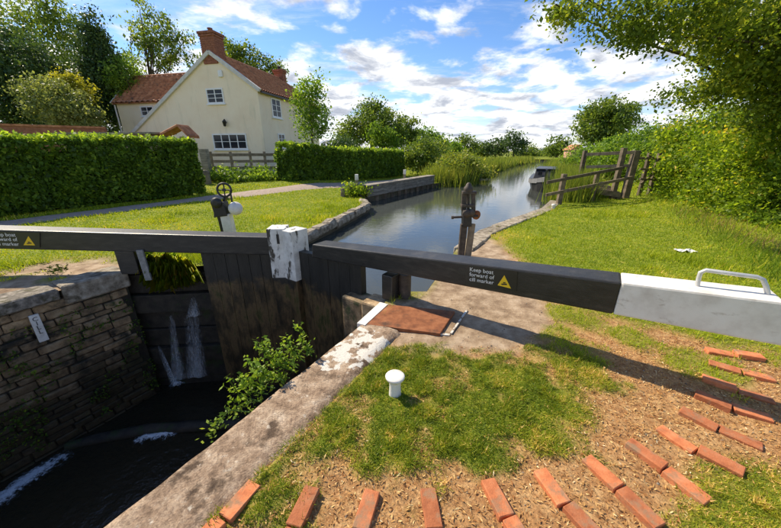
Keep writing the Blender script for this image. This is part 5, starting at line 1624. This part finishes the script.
def bush(name, label, spec, mat, nclump, per, leaf, spread, group=None, cat='bush', stems=8, aspect=0.6):
    """spec: list of (pixel x, pixel y, distance, half width, half height) for its lobes"""
    ells = []
    for (x_, y_, Y, rx, rz) in spec:
        c = aty(x_, y_, Y); ells.append((tuple(c), (rx, rx * 0.9, rz)))
    bx_ = sum(e[0][0] for e in ells) / len(ells); by_ = sum(e[0][1] for e in ells) / len(ells)
    base = Vector((bx_, by_, float(gh(bx_, by_))))
    t = thing(name, label, cat, base, group)
    P, v, cc = crown_points(ells, nclump, per, spread)
    P[:, 2] = np.maximum(P[:, 2], gh(P[:, 0], P[:, 1]) + 0.02 + 0.25 * R.random(len(P)))
    VV, F, vv = leaves(P, leaf, v, aspect, 0.4)
    fast_mesh('foliage', VV, F, mat, vv, t)
    mb = MB()
    for q in cc[R.choice(len(cc), min(stems, len(cc)), replace=False)]:
        b0 = base + Vector((random.uniform(-.4, .4), random.uniform(-.4, .4), -0.1))
        limb(mb, b0, q, 0.05, 0.012, 0.2)
    mb.build('stems', M['bark'], t)
    return t
# low growth under the fence and by the hedges
bush('low_shrub', 'dark low shrub spreading below the garden fence', [(222, 176, 17.9, .8, .45), (243, 178, 17.9, 1.0, .45), (265, 178, 18.4, 1.0, .5), (283, 180, 18.8, .7, .5)], M['hedge'], 120, 60, 0.13, 0.22)
bush('dark_shrub', 'dark ivy shrub bulging from the middle of the garden hedge', [(336, 160, 22.5, 1.0, 1.3), (345, 152, 24, 1.0, 1.0)], M['darkleaf'], 90, 60, 0.16, 0.3)
bush('tuft_shrub', 'bright leafy tuft growing against the near end of the timber quay', [(352, 191, 14.3, .45, .4), (360, 193, 14.2, .35, .35)], M['bush'], 40, 50, 0.09, 0.14)
bush('round_bush', 'round dark green bush between the garden hedge and the reeds', [(422, 155, 29, 1.6, 1.3), (415, 160, 28, 1.1, .9), (432, 150, 33, 1.6, 1.2)], M['midleaf'], 130, 70, 0.2, 0.35)
# big bush on the right
random.seed(21)
bush('thorn_bush', 'large bright leafy bush filling the right edge beyond the beam', [(742, 185, 10.2, 1.15, 1.1), (781, 200, 8.8, 1.1, 1.0), (790, 150, 9.5, 1.5, 1.4), (745, 145, 11.5, 1.4, 1.2), (735, 222, 9.3, .7, .55), (775, 240, 7.9, .75, .55), (820, 190, 9, 1.6, 1.6)],
     M['bush'], 520, 110, 0.095, 0.26, 'bushes along the right bank', stems=14)
bush('thorn_bush', 'bright leafy bush right behind the kissing gate', [(700, 170, 13, 1.4, 1.2), (675, 165, 15, 1.3, 1.2), (705, 140, 14, 1.6, 1.2), (690, 195, 12.5, .9, .6), (668, 182, 14.5, .9, .7), (712, 205, 11.5, .9, .55)],
     M['bush'], 420, 95, 0.11, 0.27, 'bushes along the right bank', stems=12)
bush('thorn_bush', 'further hedge of pale bushes behind the stile, below the round tree', [(655, 147, 19, 1.7, 1.1), (630, 150, 20, 1.4, .9), (605, 155, 22, 1.4, .8), (585, 158, 26, 1.6, .8), (645, 160, 18, 1.2, .9), (617, 162, 20, 1.2, .7)],
     M['youngleaf'], 330, 80, 0.14, 0.3, 'bushes along the right bank', stems=10)

# ================================================================== TREES
def ptree(name, label, lobes, mat, basepx, **k):
    """lobes by (pixel x, pixel y, distance, half width, half height)"""
    ells = []
    for (x_, y_, Y, rx, rz) in lobes:
        ells.append((tuple(aty(x_, y_, Y)), (rx, rx, rz)))
    b0 = aty(basepx[0], 150, basepx[1]); b0.z = float(gh(b0.x, b0.y))
    return tree(name, label, b0, ells, mat, **k)
ptree('conifer_tree', 'dark spreading conifer at the far left behind the garden wall', [(5, 105, 30, 3.2, 2.4), (30, 75, 30, 2.6, 2.6), (15, 55, 31, 2.2, 2.2), (40, 108, 30, 2.4, 2.2), (-20, 70, 30, 3, 4)],
      M['darkleaf'], (15, 30), nclump=420, per=70, leaf=0.22, spread=0.42, trunk=0.35, group='trees behind the cottage')
ptree('poplar_tree', 'tall feathery tree rising behind the dark conifers on the left', [(48, 40, 42, 3.0, 4.5), (20, 30, 43, 2.4, 3.6), (72, 45, 42, 2.2, 3.6), (60, 20, 42, 1.8, 2.4), (-10, 40, 42, 3, 3.5)],
      M['midleaf'], (45, 42), nclump=210, per=55, leaf=0.27, spread=0.55, trunk=0.35, group='trees behind the cottage', hang=(0, 0, -1))
ptree('cypress_tree', 'dark pointed cypress with a thin leading tip left of the cottage', [(98, 110, 33, 2.2, 2.6), (99, 80, 33, 2.0, 2.6), (97, 55, 33, 1.5, 2.2), (95, 35, 33, .9, 1.6), (94, 20, 33, .35, 1.1), (112, 85, 33, 1.5, 3)],
      M['darkleaf'], (98, 33), nclump=440, per=75, leaf=0.20, spread=0.36, trunk=0.3, group='trees behind the cottage')
ptree('garden_tree', 'pale grey-green rounded tree just behind the garden wall', [(55, 105, 26, 2.0, 1.7), (72, 112, 26, 1.6, 1.4), (42, 98, 26.5, 1.3, 1.3), (85, 118, 26, 1.2, 1.0)],
      M['paleleaf'], (60, 26), nclump=150, per=70, leaf=0.18, spread=0.36, trunk=0.18, group='trees behind the cottage')
ptree('golden_tree', 'small golden-leaved tree top between the pale tree and the cypress', [(70, 86, 28, 1.1, 1.0), (78, 92, 28, .8, .9), (64, 80, 28, .7, .6)],
      M['yellowleaf'], (72, 28), nclump=60, per=60, leaf=0.17, spread=0.28, trunk=0.12, group='trees behind the cottage')
ptree('willow_tree', 'airy tall tree with sky showing through, directly left of the big chimney', [(150, 30, 40, 2.0, 2.8), (165, 48, 40, 2.4, 2.8), (183, 55, 40, 1.8, 2.4), (140, 45, 40, 1.3, 2.0), (132, 72, 38, 1.4, 2.2), (128, 85, 36, 1.0, 1.6)],
      M['midleaf'], (160, 40), nclump=110, per=50, leaf=0.26, spread=0.42, trunk=0.28, limbs=26, group='trees behind the cottage', hang=(0, 0, -1.2), fork=0.25)
ptree('yellow_shrub_tree', 'yellow-green small tree against the rear wing of the cottage', [(124, 75, 32, 1.1, 1.3), (131, 66, 33, .9, 1.1), (118, 90, 32, .9, 1.2)],
      M['youngleaf'], (126, 32), nclump=60, per=55, leaf=0.18, spread=0.32, trunk=0.14, group='trees behind the cottage')
ptree('back_tree', 'row-like tree crown peeping over the cottage ridge right of the chimney', [(232, 58, 46, 1.8, 2.4), (248, 62, 46, 1.8, 2.2), (262, 70, 46, 1.6, 2.0), (276, 76, 46, 1.4, 1.7), (240, 50, 46, .8, 1.4)],
      M['midleaf'], (250, 46), nclump=120, per=50, leaf=0.28, spread=0.45, trunk=0.3, group='trees behind the cottage')
ptree('young_tree', 'slender light green young tree at the right corner of the cottage', [(312, 95, 19.5, .85, .9), (305, 110, 19.5, .8, .8), (320, 118, 19.5, .8, .8), (312, 130, 19.6, .9, .7), (315, 84, 19.5, .35, .6), (300, 95, 19.5, .5, .5)],
      M['youngleaf'], (312, 19.6), nclump=120, per=50, leaf=0.12, spread=0.2, trunk=0.07, limbs=18)
ptree('oak_tree', 'large rounded tree beyond the garden hedge, highest on the left bank', [(372, 122, 46, 3.0, 2.4), (360, 132, 46, 2.6, 2.0), (386, 128, 46, 2.6, 2.2), (348, 140, 45, 2.0, 1.6), (374, 110, 46, 1.6, 1.2), (395, 138, 45, 1.8, 1.5)],
      M['midleaf'], (372, 46), nclump=230, per=60, leaf=0.28, spread=0.5, trunk=0.35)
ptree('field_tree', 'yellow-green tree in front of the large rounded tree', [(378, 136, 42, 1.6, 1.4), (388, 142, 42, 1.3, 1.1)], M['youngleaf'], (380, 42), nclump=70, per=50, leaf=0.26, spread=0.4, trunk=0.15)
ptree('field_tree', 'pair of slim pointed trees left of the round bush', [(401, 130, 50, 1.0, 1.9), (413, 130, 50, 1.1, 1.9), (407, 138, 50, 1.4, 1.4)], M['midleaf'], (407, 50), nclump=70, per=50, leaf=0.3, spread=0.42, trunk=0.15)
ptree('field_tree', 'broad light tree right of the slim pointed trees', [(422, 138, 52, 2.0, 1.5), (438, 144, 52, 2.2, 1.5)], M['youngleaf'], (428, 52), nclump=90, per=50, leaf=0.3, spread=0.45, trunk=0.2)
far = [(465, 146, 95, 3.2, 2.8, 'midleaf', 'leftmost small far tree on the horizon above the reeds'), (481, 149, 105, 3.4, 2.2, 'midleaf', 'second low far tree on the horizon from the left'),
       (496, 147, 100, 3.2, 2.6, 'darkleaf', 'third far tree on the horizon, dark and broad'), (514, 143, 95, 3.4, 3.6, 'darkleaf', 'tallest dark far tree on the horizon in the middle'),
       (528, 151, 110, 3.6, 1.8, 'midleaf', 'low far tree right of the tallest dark one'), (558, 146, 90, 2.8, 2.6, 'midleaf', 'single rounded far tree left of the pink house'),
       (452, 150, 90, 2.6, 1.8, 'youngleaf', 'pale low far tree by the broad light tree'), (543, 153, 115, 4.0, 1.4, 'midleaf', 'low far thicket just left of the single rounded far tree')]
for (x_, y_, Y, rx, rz, mt, lab) in far:
    ptree('far_tree', lab, [(x_, y_, Y, rx, rz), (x_ - rx * 1.6, y_ + 3, Y + 1, rx * .7, rz * .6), (x_ + rx * 1.6, y_ + 3, Y - 1, rx * .7, rz * .6)], M[mt], (x_, Y),
          nclump=60, per=40, leaf=0.5, spread=0.7, trunk=0.25, limbs=4, group='far trees on the horizon')
ptree('round_tree', 'rounded dense tree standing alone above the stile', [(605, 122, 33, 2.6, 2.0), (592, 128, 33, 1.6, 1.5), (620, 120, 33, 1.7, 1.5), (606, 112, 33, 1.6, 1.2), (600, 136, 33, 2.2, 1.4)],
      M['midleaf'], (606, 33), nclump=230, per=60, leaf=0.22, spread=0.36, trunk=0.25)
# overhanging tree: trunk in the bushes on the right, boughs reaching over the bank
ov_l = [(585, 2, 8.3, .75, .28), (622, 14, 8.3, .85, .35), (655, 22, 8.0, .8, .40), (690, 8, 8.2, 1.1, .6), (735, 15, 8.6, 1.3, .8), (781, 30, 9.0, 1.4, 1.0), (772, 75, 9.4, 1.2, .7), (735, 85, 9.6, .9, .40),
        (703, 95, 9.8, .75, .28), (675, 102, 10, .5, .2), (820, 40, 9, 2, 1.4), (745, 50, 9, .8, .5), (775, 110, 10, 1.2, .6), (570, 3, 8.5, .4, .18)]
random.seed(17)
ptree('sycamore_tree', 'overhanging broadleaf tree whose dark boughs fill the upper right corner', ov_l, M['overhang'], (860, 11.5), nclump=300, per=150, leaf=0.09, spread=0.24, trunk=0.24, limbs=24, aspect=0.62, up=0.5)

# ================================================================== REEDS AND GRASSES
def blades(P, h, w, v, lean=0.35, seg2=False):
    N = len(P)
    h = np.broadcast_to(h, (N,)); w = np.broadcast_to(w, (N,))
    a = R.random(N) * 2 * np.pi
    side = np.stack([np.cos(a), np.sin(a), np.zeros(N)], 1)
    ln_ = R.normal(size=(N, 3)) * lean; ln_[:, 2] = 1
    ln_ = unit(ln_)
    tip = P + ln_ * h[:, None]
    tip[:, 2] -= 0.12 * h
    if seg2:
        midp = P + ln_ * h[:, None] * 0.5 + np.array([0, 0, 1]) * h[:, None] * 0.1
        V = np.stack([P - side * w[:, None] / 2, P + side * w[:, None] / 2, midp + side * w[:, None] * 0.4, tip, midp - side * w[:, None] * 0.4], 1).reshape(-1, 3)
        F = np.arange(N * 5).reshape(N, 5)
        return V, F, np.repeat(v, 5)
    V = np.stack([P - side * w[:, None] / 2, P + side * w[:, None] / 2, tip], 1).reshape(-1, 3)
    return V, np.arange(N * 3).reshape(N, 3), np.repeat(v, 3)
def reeds(name, label, pts_, n, h, w, mat, wid=0.5, cat='reeds', lean=0.16):
    pts_ = [Vector(p) for p in pts_]
    k = len(pts_) - 1
    t = R.random(n) * k; i = np.minimum(t.astype(int), k - 1); f = (t - i)[:, None]
    A = np.array([tuple(p) for p in pts_])
    P = A[i] * (1 - f) + A[i + 1] * f
    P[:, :2] += R.normal(size=(n, 2)) * wid
    hh = h * (0.55 + 0.6 * R.random(n)) * (0.65 + 0.7 * fbm(P[:, 0] * 0.7, P[:, 1] * 0.7, 3))
    v = np.clip(0.45 + 0.22 * R.normal(size=n) + 0.5 * (fbm(P[:, 0] * .5, P[:, 1] * .5, 2) - .5), 0, 1)
    V, F, vv = blades(P, hh, w * (0.6 + 0.8 * R.random(n)), v, lean)
    o = fast_mesh(name, V, F, mat, vv)
    return tag(o, label, cat, None, 'stuff')
reeds('reed_bed', 'tall mixed reeds and willowherb bulging into the canal past the quay', [(3.2, 21.9, -.3), (4.4, 23, -.3), (5.4, 24.4, -.3), (4.8, 26, -.2)], 9000, 1.5, 0.05, M['reed'], 0.55, lean=0.22)
bush('willow_shrub', 'rounded leafy waterside shrub topped with pale flowers beyond the quay', [(450, 171, 23, 1.1, .9), (467, 170, 24, 1.2, .95), (480, 175, 25, .9, .7), (458, 163, 26, 1.2, .9)], M['reed'], 190, 60, 0.15, 0.28)
reeds('reed_strip', 'reeds lining the far left bank where the canal bends away', [(8.0, 30, -.3), (10.4, 36, -.3), (13.6, 42, -.3), (21.5, 57.5, -.3), (34, 79, -.3)], 12000, 1.5, 0.10, M['reed'], 0.4)
reeds('reed_strip', 'reeds lining the right bank beyond the moored boat', [(9.8, 17.0, -.2), (11.9, 22.8, -.2), (15.8, 31, -.2), (20.2, 40, -.2), (28.6, 55, -.2), (44.6, 78, -.2)], 12000, 1.35, 0.07, M['reed'], 0.35)
reeds('reed_clump', 'tall green reeds between the boat and the stile', [(7.3, 12.9, -.2), (7.9, 13.6, -.2), (8.9, 15.2, -.2), (9.6, 17, -.2)], 5200, 1.6, 0.04, M['reed'], 0.35)
reeds('rough_verge', 'rough tall grass on the far fields below the horizon trees', [(-2, 38, 0), (4, 42, 0), (10, 46, 0), (14, 55, 0), (26, 66, 0)], 9000, 1.3, 0.12, M['reed'], 2.0, 'grass')
reeds('field_grass', 'rough pale grass on the right field behind the reeds', [(15, 22, 0.3), (20, 31, .3), (26, 42, .2), (36, 58, .2)], 9000, 1.2, 0.09, M['reed'], 1.6, 'grass')

reeds('rough_verge', 'tall rough grass with dry stems along the foot of the right bushes', [tuple(hitg(650, 192)), tuple(hitg(690, 214)), tuple(hitg(730, 240)), tuple(hitg(781, 272)), tuple(hitg(830, 290))], 4000, 0.26, 0.012, M['bush'], 0.35, 'grass', 0.5)
reeds('dry_stems', 'tangle of orange-brown dry stems below the large right bush', [tuple(hitg(690, 212)), tuple(hitg(735, 232)), tuple(hitg(781, 258))], 420, 0.42, 0.010, M['deadreed'], 0.3, 'stems', 0.4)
# lawn blades: evenly dense on the picture's scale
def scatter(n, r0, r1, a0, a1):
    r_ = np.exp(R.uniform(math.log(r0), math.log(r1), n)); a = np.radians(R.uniform(a0, a1, n))
    return r_ * np.sin(a), r_ * np.cos(a), r_
x, y, r_ = scatter(420000, 2.3, 34, -62, 62)
ok = (~inpoly(x, y, ring)) & (path_dist(x, y) > 0.6) & (grassiness(x, y) > R.random(len(x)) * 0.9 + 0.08)
c_, s_ = lc(x, y)
ok &= np.abs(sdist(x, y, ring)) > 0.1
ok &= ~((sdist(x, y, patch_near) > -0.4) | (sdist(x, y, grass_br) > -0.3))
x, y, r_ = x[ok], y[ok], r_[ok]
n = len(x)
zz = surf(x, y)
long_ = sstep(0.6, 0.75, fbm(x * 0.9 + 3, y * 0.9, 3)) + sstep(1.2, 0.2, path_dist(x, y) - 0.5) * 0.5 * (x < -4) + sstep(8.5, 11, x - 0.35 * (y - 8)) * 1.5
v = np.clip(0.30 + 0.9 * (fbm(x * 0.7, y * 0.7 + 20, 4) - 0.45) + 0.14 * R.normal(size=n), 0, 1)
nearright = (x > 1.5) & (y < 5)
v = np.where(nearright, np.clip(v + 0.2, 0, 1), v) + 0.35 * sstep(0.54, 0.66, fbm(x * 1.1 + 33, y * 1.1, 4)) * R.random(n)
v = np.clip(v + 0.4 * (R.random(n) < 0.05), 0, 1)
V, F, vv = blades(np.stack([x, y, zz - 0.005], 1), (0.035 + 0.035 * R.random(n)) * (1 + 1.6 * long_), np.clip(r_ * 0.0022, 0.005, 0.06), v, 0.55)
tag(fast_mesh('lawn_grass', V, F, M['lawn'], vv), 'short sunlit grass on both banks', 'grass', None, 'stuff')
# near grass
n = 420000
x = R.uniform(-1.3, 4.2, n); y = R.uniform(0.75, 3.3, n)
ok = (~inpoly(x, y, ring)) & (grassiness(x, y) > R.random(n) * 0.95 + 0.10)
c_, s_ = lc(x, y); ok &= (c_ > -1.47 + 0.10 * fbm(x * 5, y * 5, 2))
ok &= ((sdist(x, y, patch_near) > -0.4) | (sdist(x, y, grass_br) > -0.3))
ok &= np.hypot(x - bp.x, y - bp.y) > 0.06
x, y = x[ok], y[ok]; n = len(x)
tuft = fbm(x * 7, y * 7, 3)
tf = sstep(0.42, 0.68, tuft)
dry = sstep(0.50, 0.66, fbm(x * 3.1 + 70, y * 3.1, 4))
fine = fbm(x * 17, y * 17 + 5, 3) - 0.5
v = np.clip(0.26 + 0.6 * fine + 0.16 * tf + 0.55 * dry * R.random(n) + 0.13 * R.normal(size=n) + 0.5 * (R.random(n) < 0.07), 0, 1)
zz = surf(x, y) + 0.012 * tf
V, F, vv = blades(np.stack([x, y, zz], 1), (0.018 + 0.030 * R.random(n) ** 1.5) * (0.65 + 0.9 * tf), 0.0045 + 0.003 * R.random(n), v, 1.0)
tag(fast_mesh('near_grass', V, F, M['grass'], vv), 'patchy mossy grass around the white bollard', 'grass', None, 'stuff')
# dry leaves and chips on the bare earth
n = 95000
x = R.uniform(-1.2, 5.0, n); y = R.uniform(0.8, 4.2, n)
gg = grassiness(x, y)
ok = (~inpoly(x, y, ring)) & (gg < 0.6) & (sdist(x, y, bare_right) > -0.1) & (R.random(n) < 0.2 + 0.9 * sstep(2.7, 1.7, y - 0.25 * x)) & (sdist(x, y, pave_r) < 0.1)
c_, s_ = lc(x, y); ok &= c_ > -1.4
x, y = x[ok], y[ok]; n = len(x)
V, F, vv = leaves(np.stack([x, y, surf(x, y) + 0.002 + 0.010 * R.random(n)], 1), 0.0165, np.clip(0.32 + 0.30 * R.normal(size=n), 0, 1), 0.28, 1.6, jit=1.0)
tag(fast_mesh('leaf_litter', V, F, M['dryleaf'], vv), 'dry brown leaves and wood chips strewn between the bricks', 'leaf litter', None, 'stuff')
# pebbles
n = 900
x = R.uniform(-1.0, 4.5, n); y = R.uniform(0.9, 4.0, n)
ok = (~inpoly(x, y, ring)) & (grassiness(x, y) < 0.4) & (sdist(x, y, bare_right) > 0)
x, y = x[ok], y[ok]; n = len(x)
s = 0.004 + 0.009 * R.random(n) ** 2
oc = np.array([(1, 0, 0), (-1, 0, 0), (0, 1, 0), (0, -1, 0), (0, 0, 0.7), (0, 0, -0.5)], float)
V = (np.stack([x, y, surf(x, y)], 1)[:, None, :] + oc[None] * s[:, None, None] * (0.7 + 0.6 * R.random((n, 6, 1)))).reshape(-1, 3)
of = np.array([(0, 2, 4), (2, 1, 4), (1, 3, 4), (3, 0, 4), (2, 0, 5), (1, 2, 5), (3, 1, 5), (0, 3, 5)])
F = (np.arange(n)[:, None, None] * 6 + of[None]).reshape(-1, 3)
tag(fast_mesh('pebbles', V, F, M['stone']), 'small pebbles scattered on the bare earth', 'pebbles', None, 'stuff')
# grass hanging from the ledge beside the left gate
def clump(name, label, px, Y, n, h, droop, w=0.012, mat='weed'):
    c = np.array([tuple(aty(x_, y_, Y)) for x_, y_ in px])
    i = R.integers(0, len(c), n)
    P = c[i] + R.normal(size=(n, 3)) * np.array([0.07, 0.05, 0.03])
    a = R.random(n) * 2 * np.pi
    dr = np.stack([np.cos(a), np.sin(a) * 0.6 - 0.45, np.full(n, 0.7)], 1); dr = unit(dr)
    hh = h * (0.5 + 0.8 * R.random(n))
    side = unit(np.cross(dr, np.array([0, 0, 1.0])))
    ww = w * (0.6 + 0.7 * R.random(n))[:, None]
    midp = P + dr * hh[:, None] * 0.55
    tip = midp + dr * hh[:, None] * 0.3 * np.array([1, 1, 0.1]) - np.array([0, 0, 1]) * (hh * droop)[:, None]
    V = np.stack([P - side * ww / 2, P + side * ww / 2, midp + side * ww / 2, tip, midp - side * ww / 2], 1).reshape(-1, 3)
    o = fast_mesh(name, V, np.arange(n * 5).reshape(n, 5), M[mat], np.repeat(np.clip(0.5 + 0.22 * R.normal(size=n), 0, 1), 5))
    return tag(o, label, 'grass', None, 'stuff')
clump('hanging_grass', 'lush grass hanging over the ledge between the steel strap and the left gate', [(155, 264), (162, 268), (172, 270), (182, 272), (160, 276), (178, 278), (168, 266), (186, 278), (170, 282), (164, 262), (178, 266)], 5.06, 2200, 0.26, 0.55, 0.014, 'lawn')
clump('ledge_grass', 'bright grass tuft standing behind the ledge below the left beam', [(152, 258), (158, 262), (163, 258), (157, 266), (170, 262)], 5.3, 420, 0.25, 0.15)
clump('coping_tuft', 'small grass tuft growing on the left lock coping', [(58, 268), (62, 270), (53, 272), (49, 284), (56, 280)], 4.75, 150, 0.10, 0.1, 0.01)

# weeds growing out of the near lock wall
def weed(label, stems_px, off, n_leaf, leaf):
    pl0 = lock(CR - off, 0)
    pts_ = [[on_plane(x_, y_, lock(CR - off * (1 if k else 0.15), 0), N_) for k, (x_, y_) in enumerate(s)] for s in stems_px]
    t = thing('wall_weed', label, 'weed', pts_[0][0], 'weeds on the near lock wall')
    mb = MB(); LP = []
    for s in pts_:
        k = len(s)
        mb.tube(s, [0.006 - 0.003 * i / k for i in range(k)], 5)
        for i in range(k - 1):
            for j in range(n_leaf):
                q = s[i].lerp(s[i + 1], (j + random.random()) / n_leaf)
                if i == 0 and j < n_leaf * 0.25:
                    continue
                LP.append(tuple(q + Vector((random.gauss(0, .035), random.gauss(0, .035), random.gauss(0, .02)))))
    mb.build('stem', M['weed'], t)
    C_ = np.array(LP)
    V, F, vv = leaves(C_, leaf, np.clip(0.5 + 0.25 * R.normal(size=len(C_)), 0, 1), 0.5, 0.8)
    fast_mesh('leaves', V, F, M['weed'], vv, t)
weed('tall leafy weed sprouting from the near lock wall below the right gate', [[(312, 356), (303, 345), (298, 324)], [(305, 362), (293, 352), (286, 338)], [(298, 368), (284, 362), (276, 350)]], 0.22, 60, 0.04)
weed('broad leafy weed in the middle of the near lock wall', [[(296, 372), (275, 365), (264, 352), (262, 340)], [(285, 381), (262, 374), (248, 358)], [(275, 388), (255, 384), (240, 378)], [(290, 378), (270, 378), (258, 370)]], 0.26, 60, 0.042)
weed('drooping weed hanging lowest off the near lock wall', [[(268, 394), (250, 392), (238, 385)], [(262, 400), (244, 404), (230, 400)], [(250, 412), (230, 410), (216, 424), (211, 434)], [(262, 402), (240, 396), (228, 378)]], 0.26, 34, 0.036)
# dark moss clumps on the far lock wall
n = 5200
s = R.uniform(-0.6, 2.0, n); zz = -0.35 - 2.0 * R.random(n) ** 0.8
keep = fbm(s * 2.6, zz * 2.6, 3) > 0.56
s, zz = s[keep], zz[keep]; n = len(s)
cpos = CL + 0.015 + 0.03 * R.random(n)
P = np.stack([N_.x * cpos + U.x * s, N_.y * cpos + U.y * s, zz], 1)
V, F, vv = leaves(P, 0.035, np.clip(0.3 + 0.2 * R.normal(size=n), 0, 1), 0.6, 0.5)
tag(fast_mesh('wall_moss', V, F, M['hedge'], vv), 'moss and tiny ferns clinging to the far lock wall', 'moss', None, 'stuff')
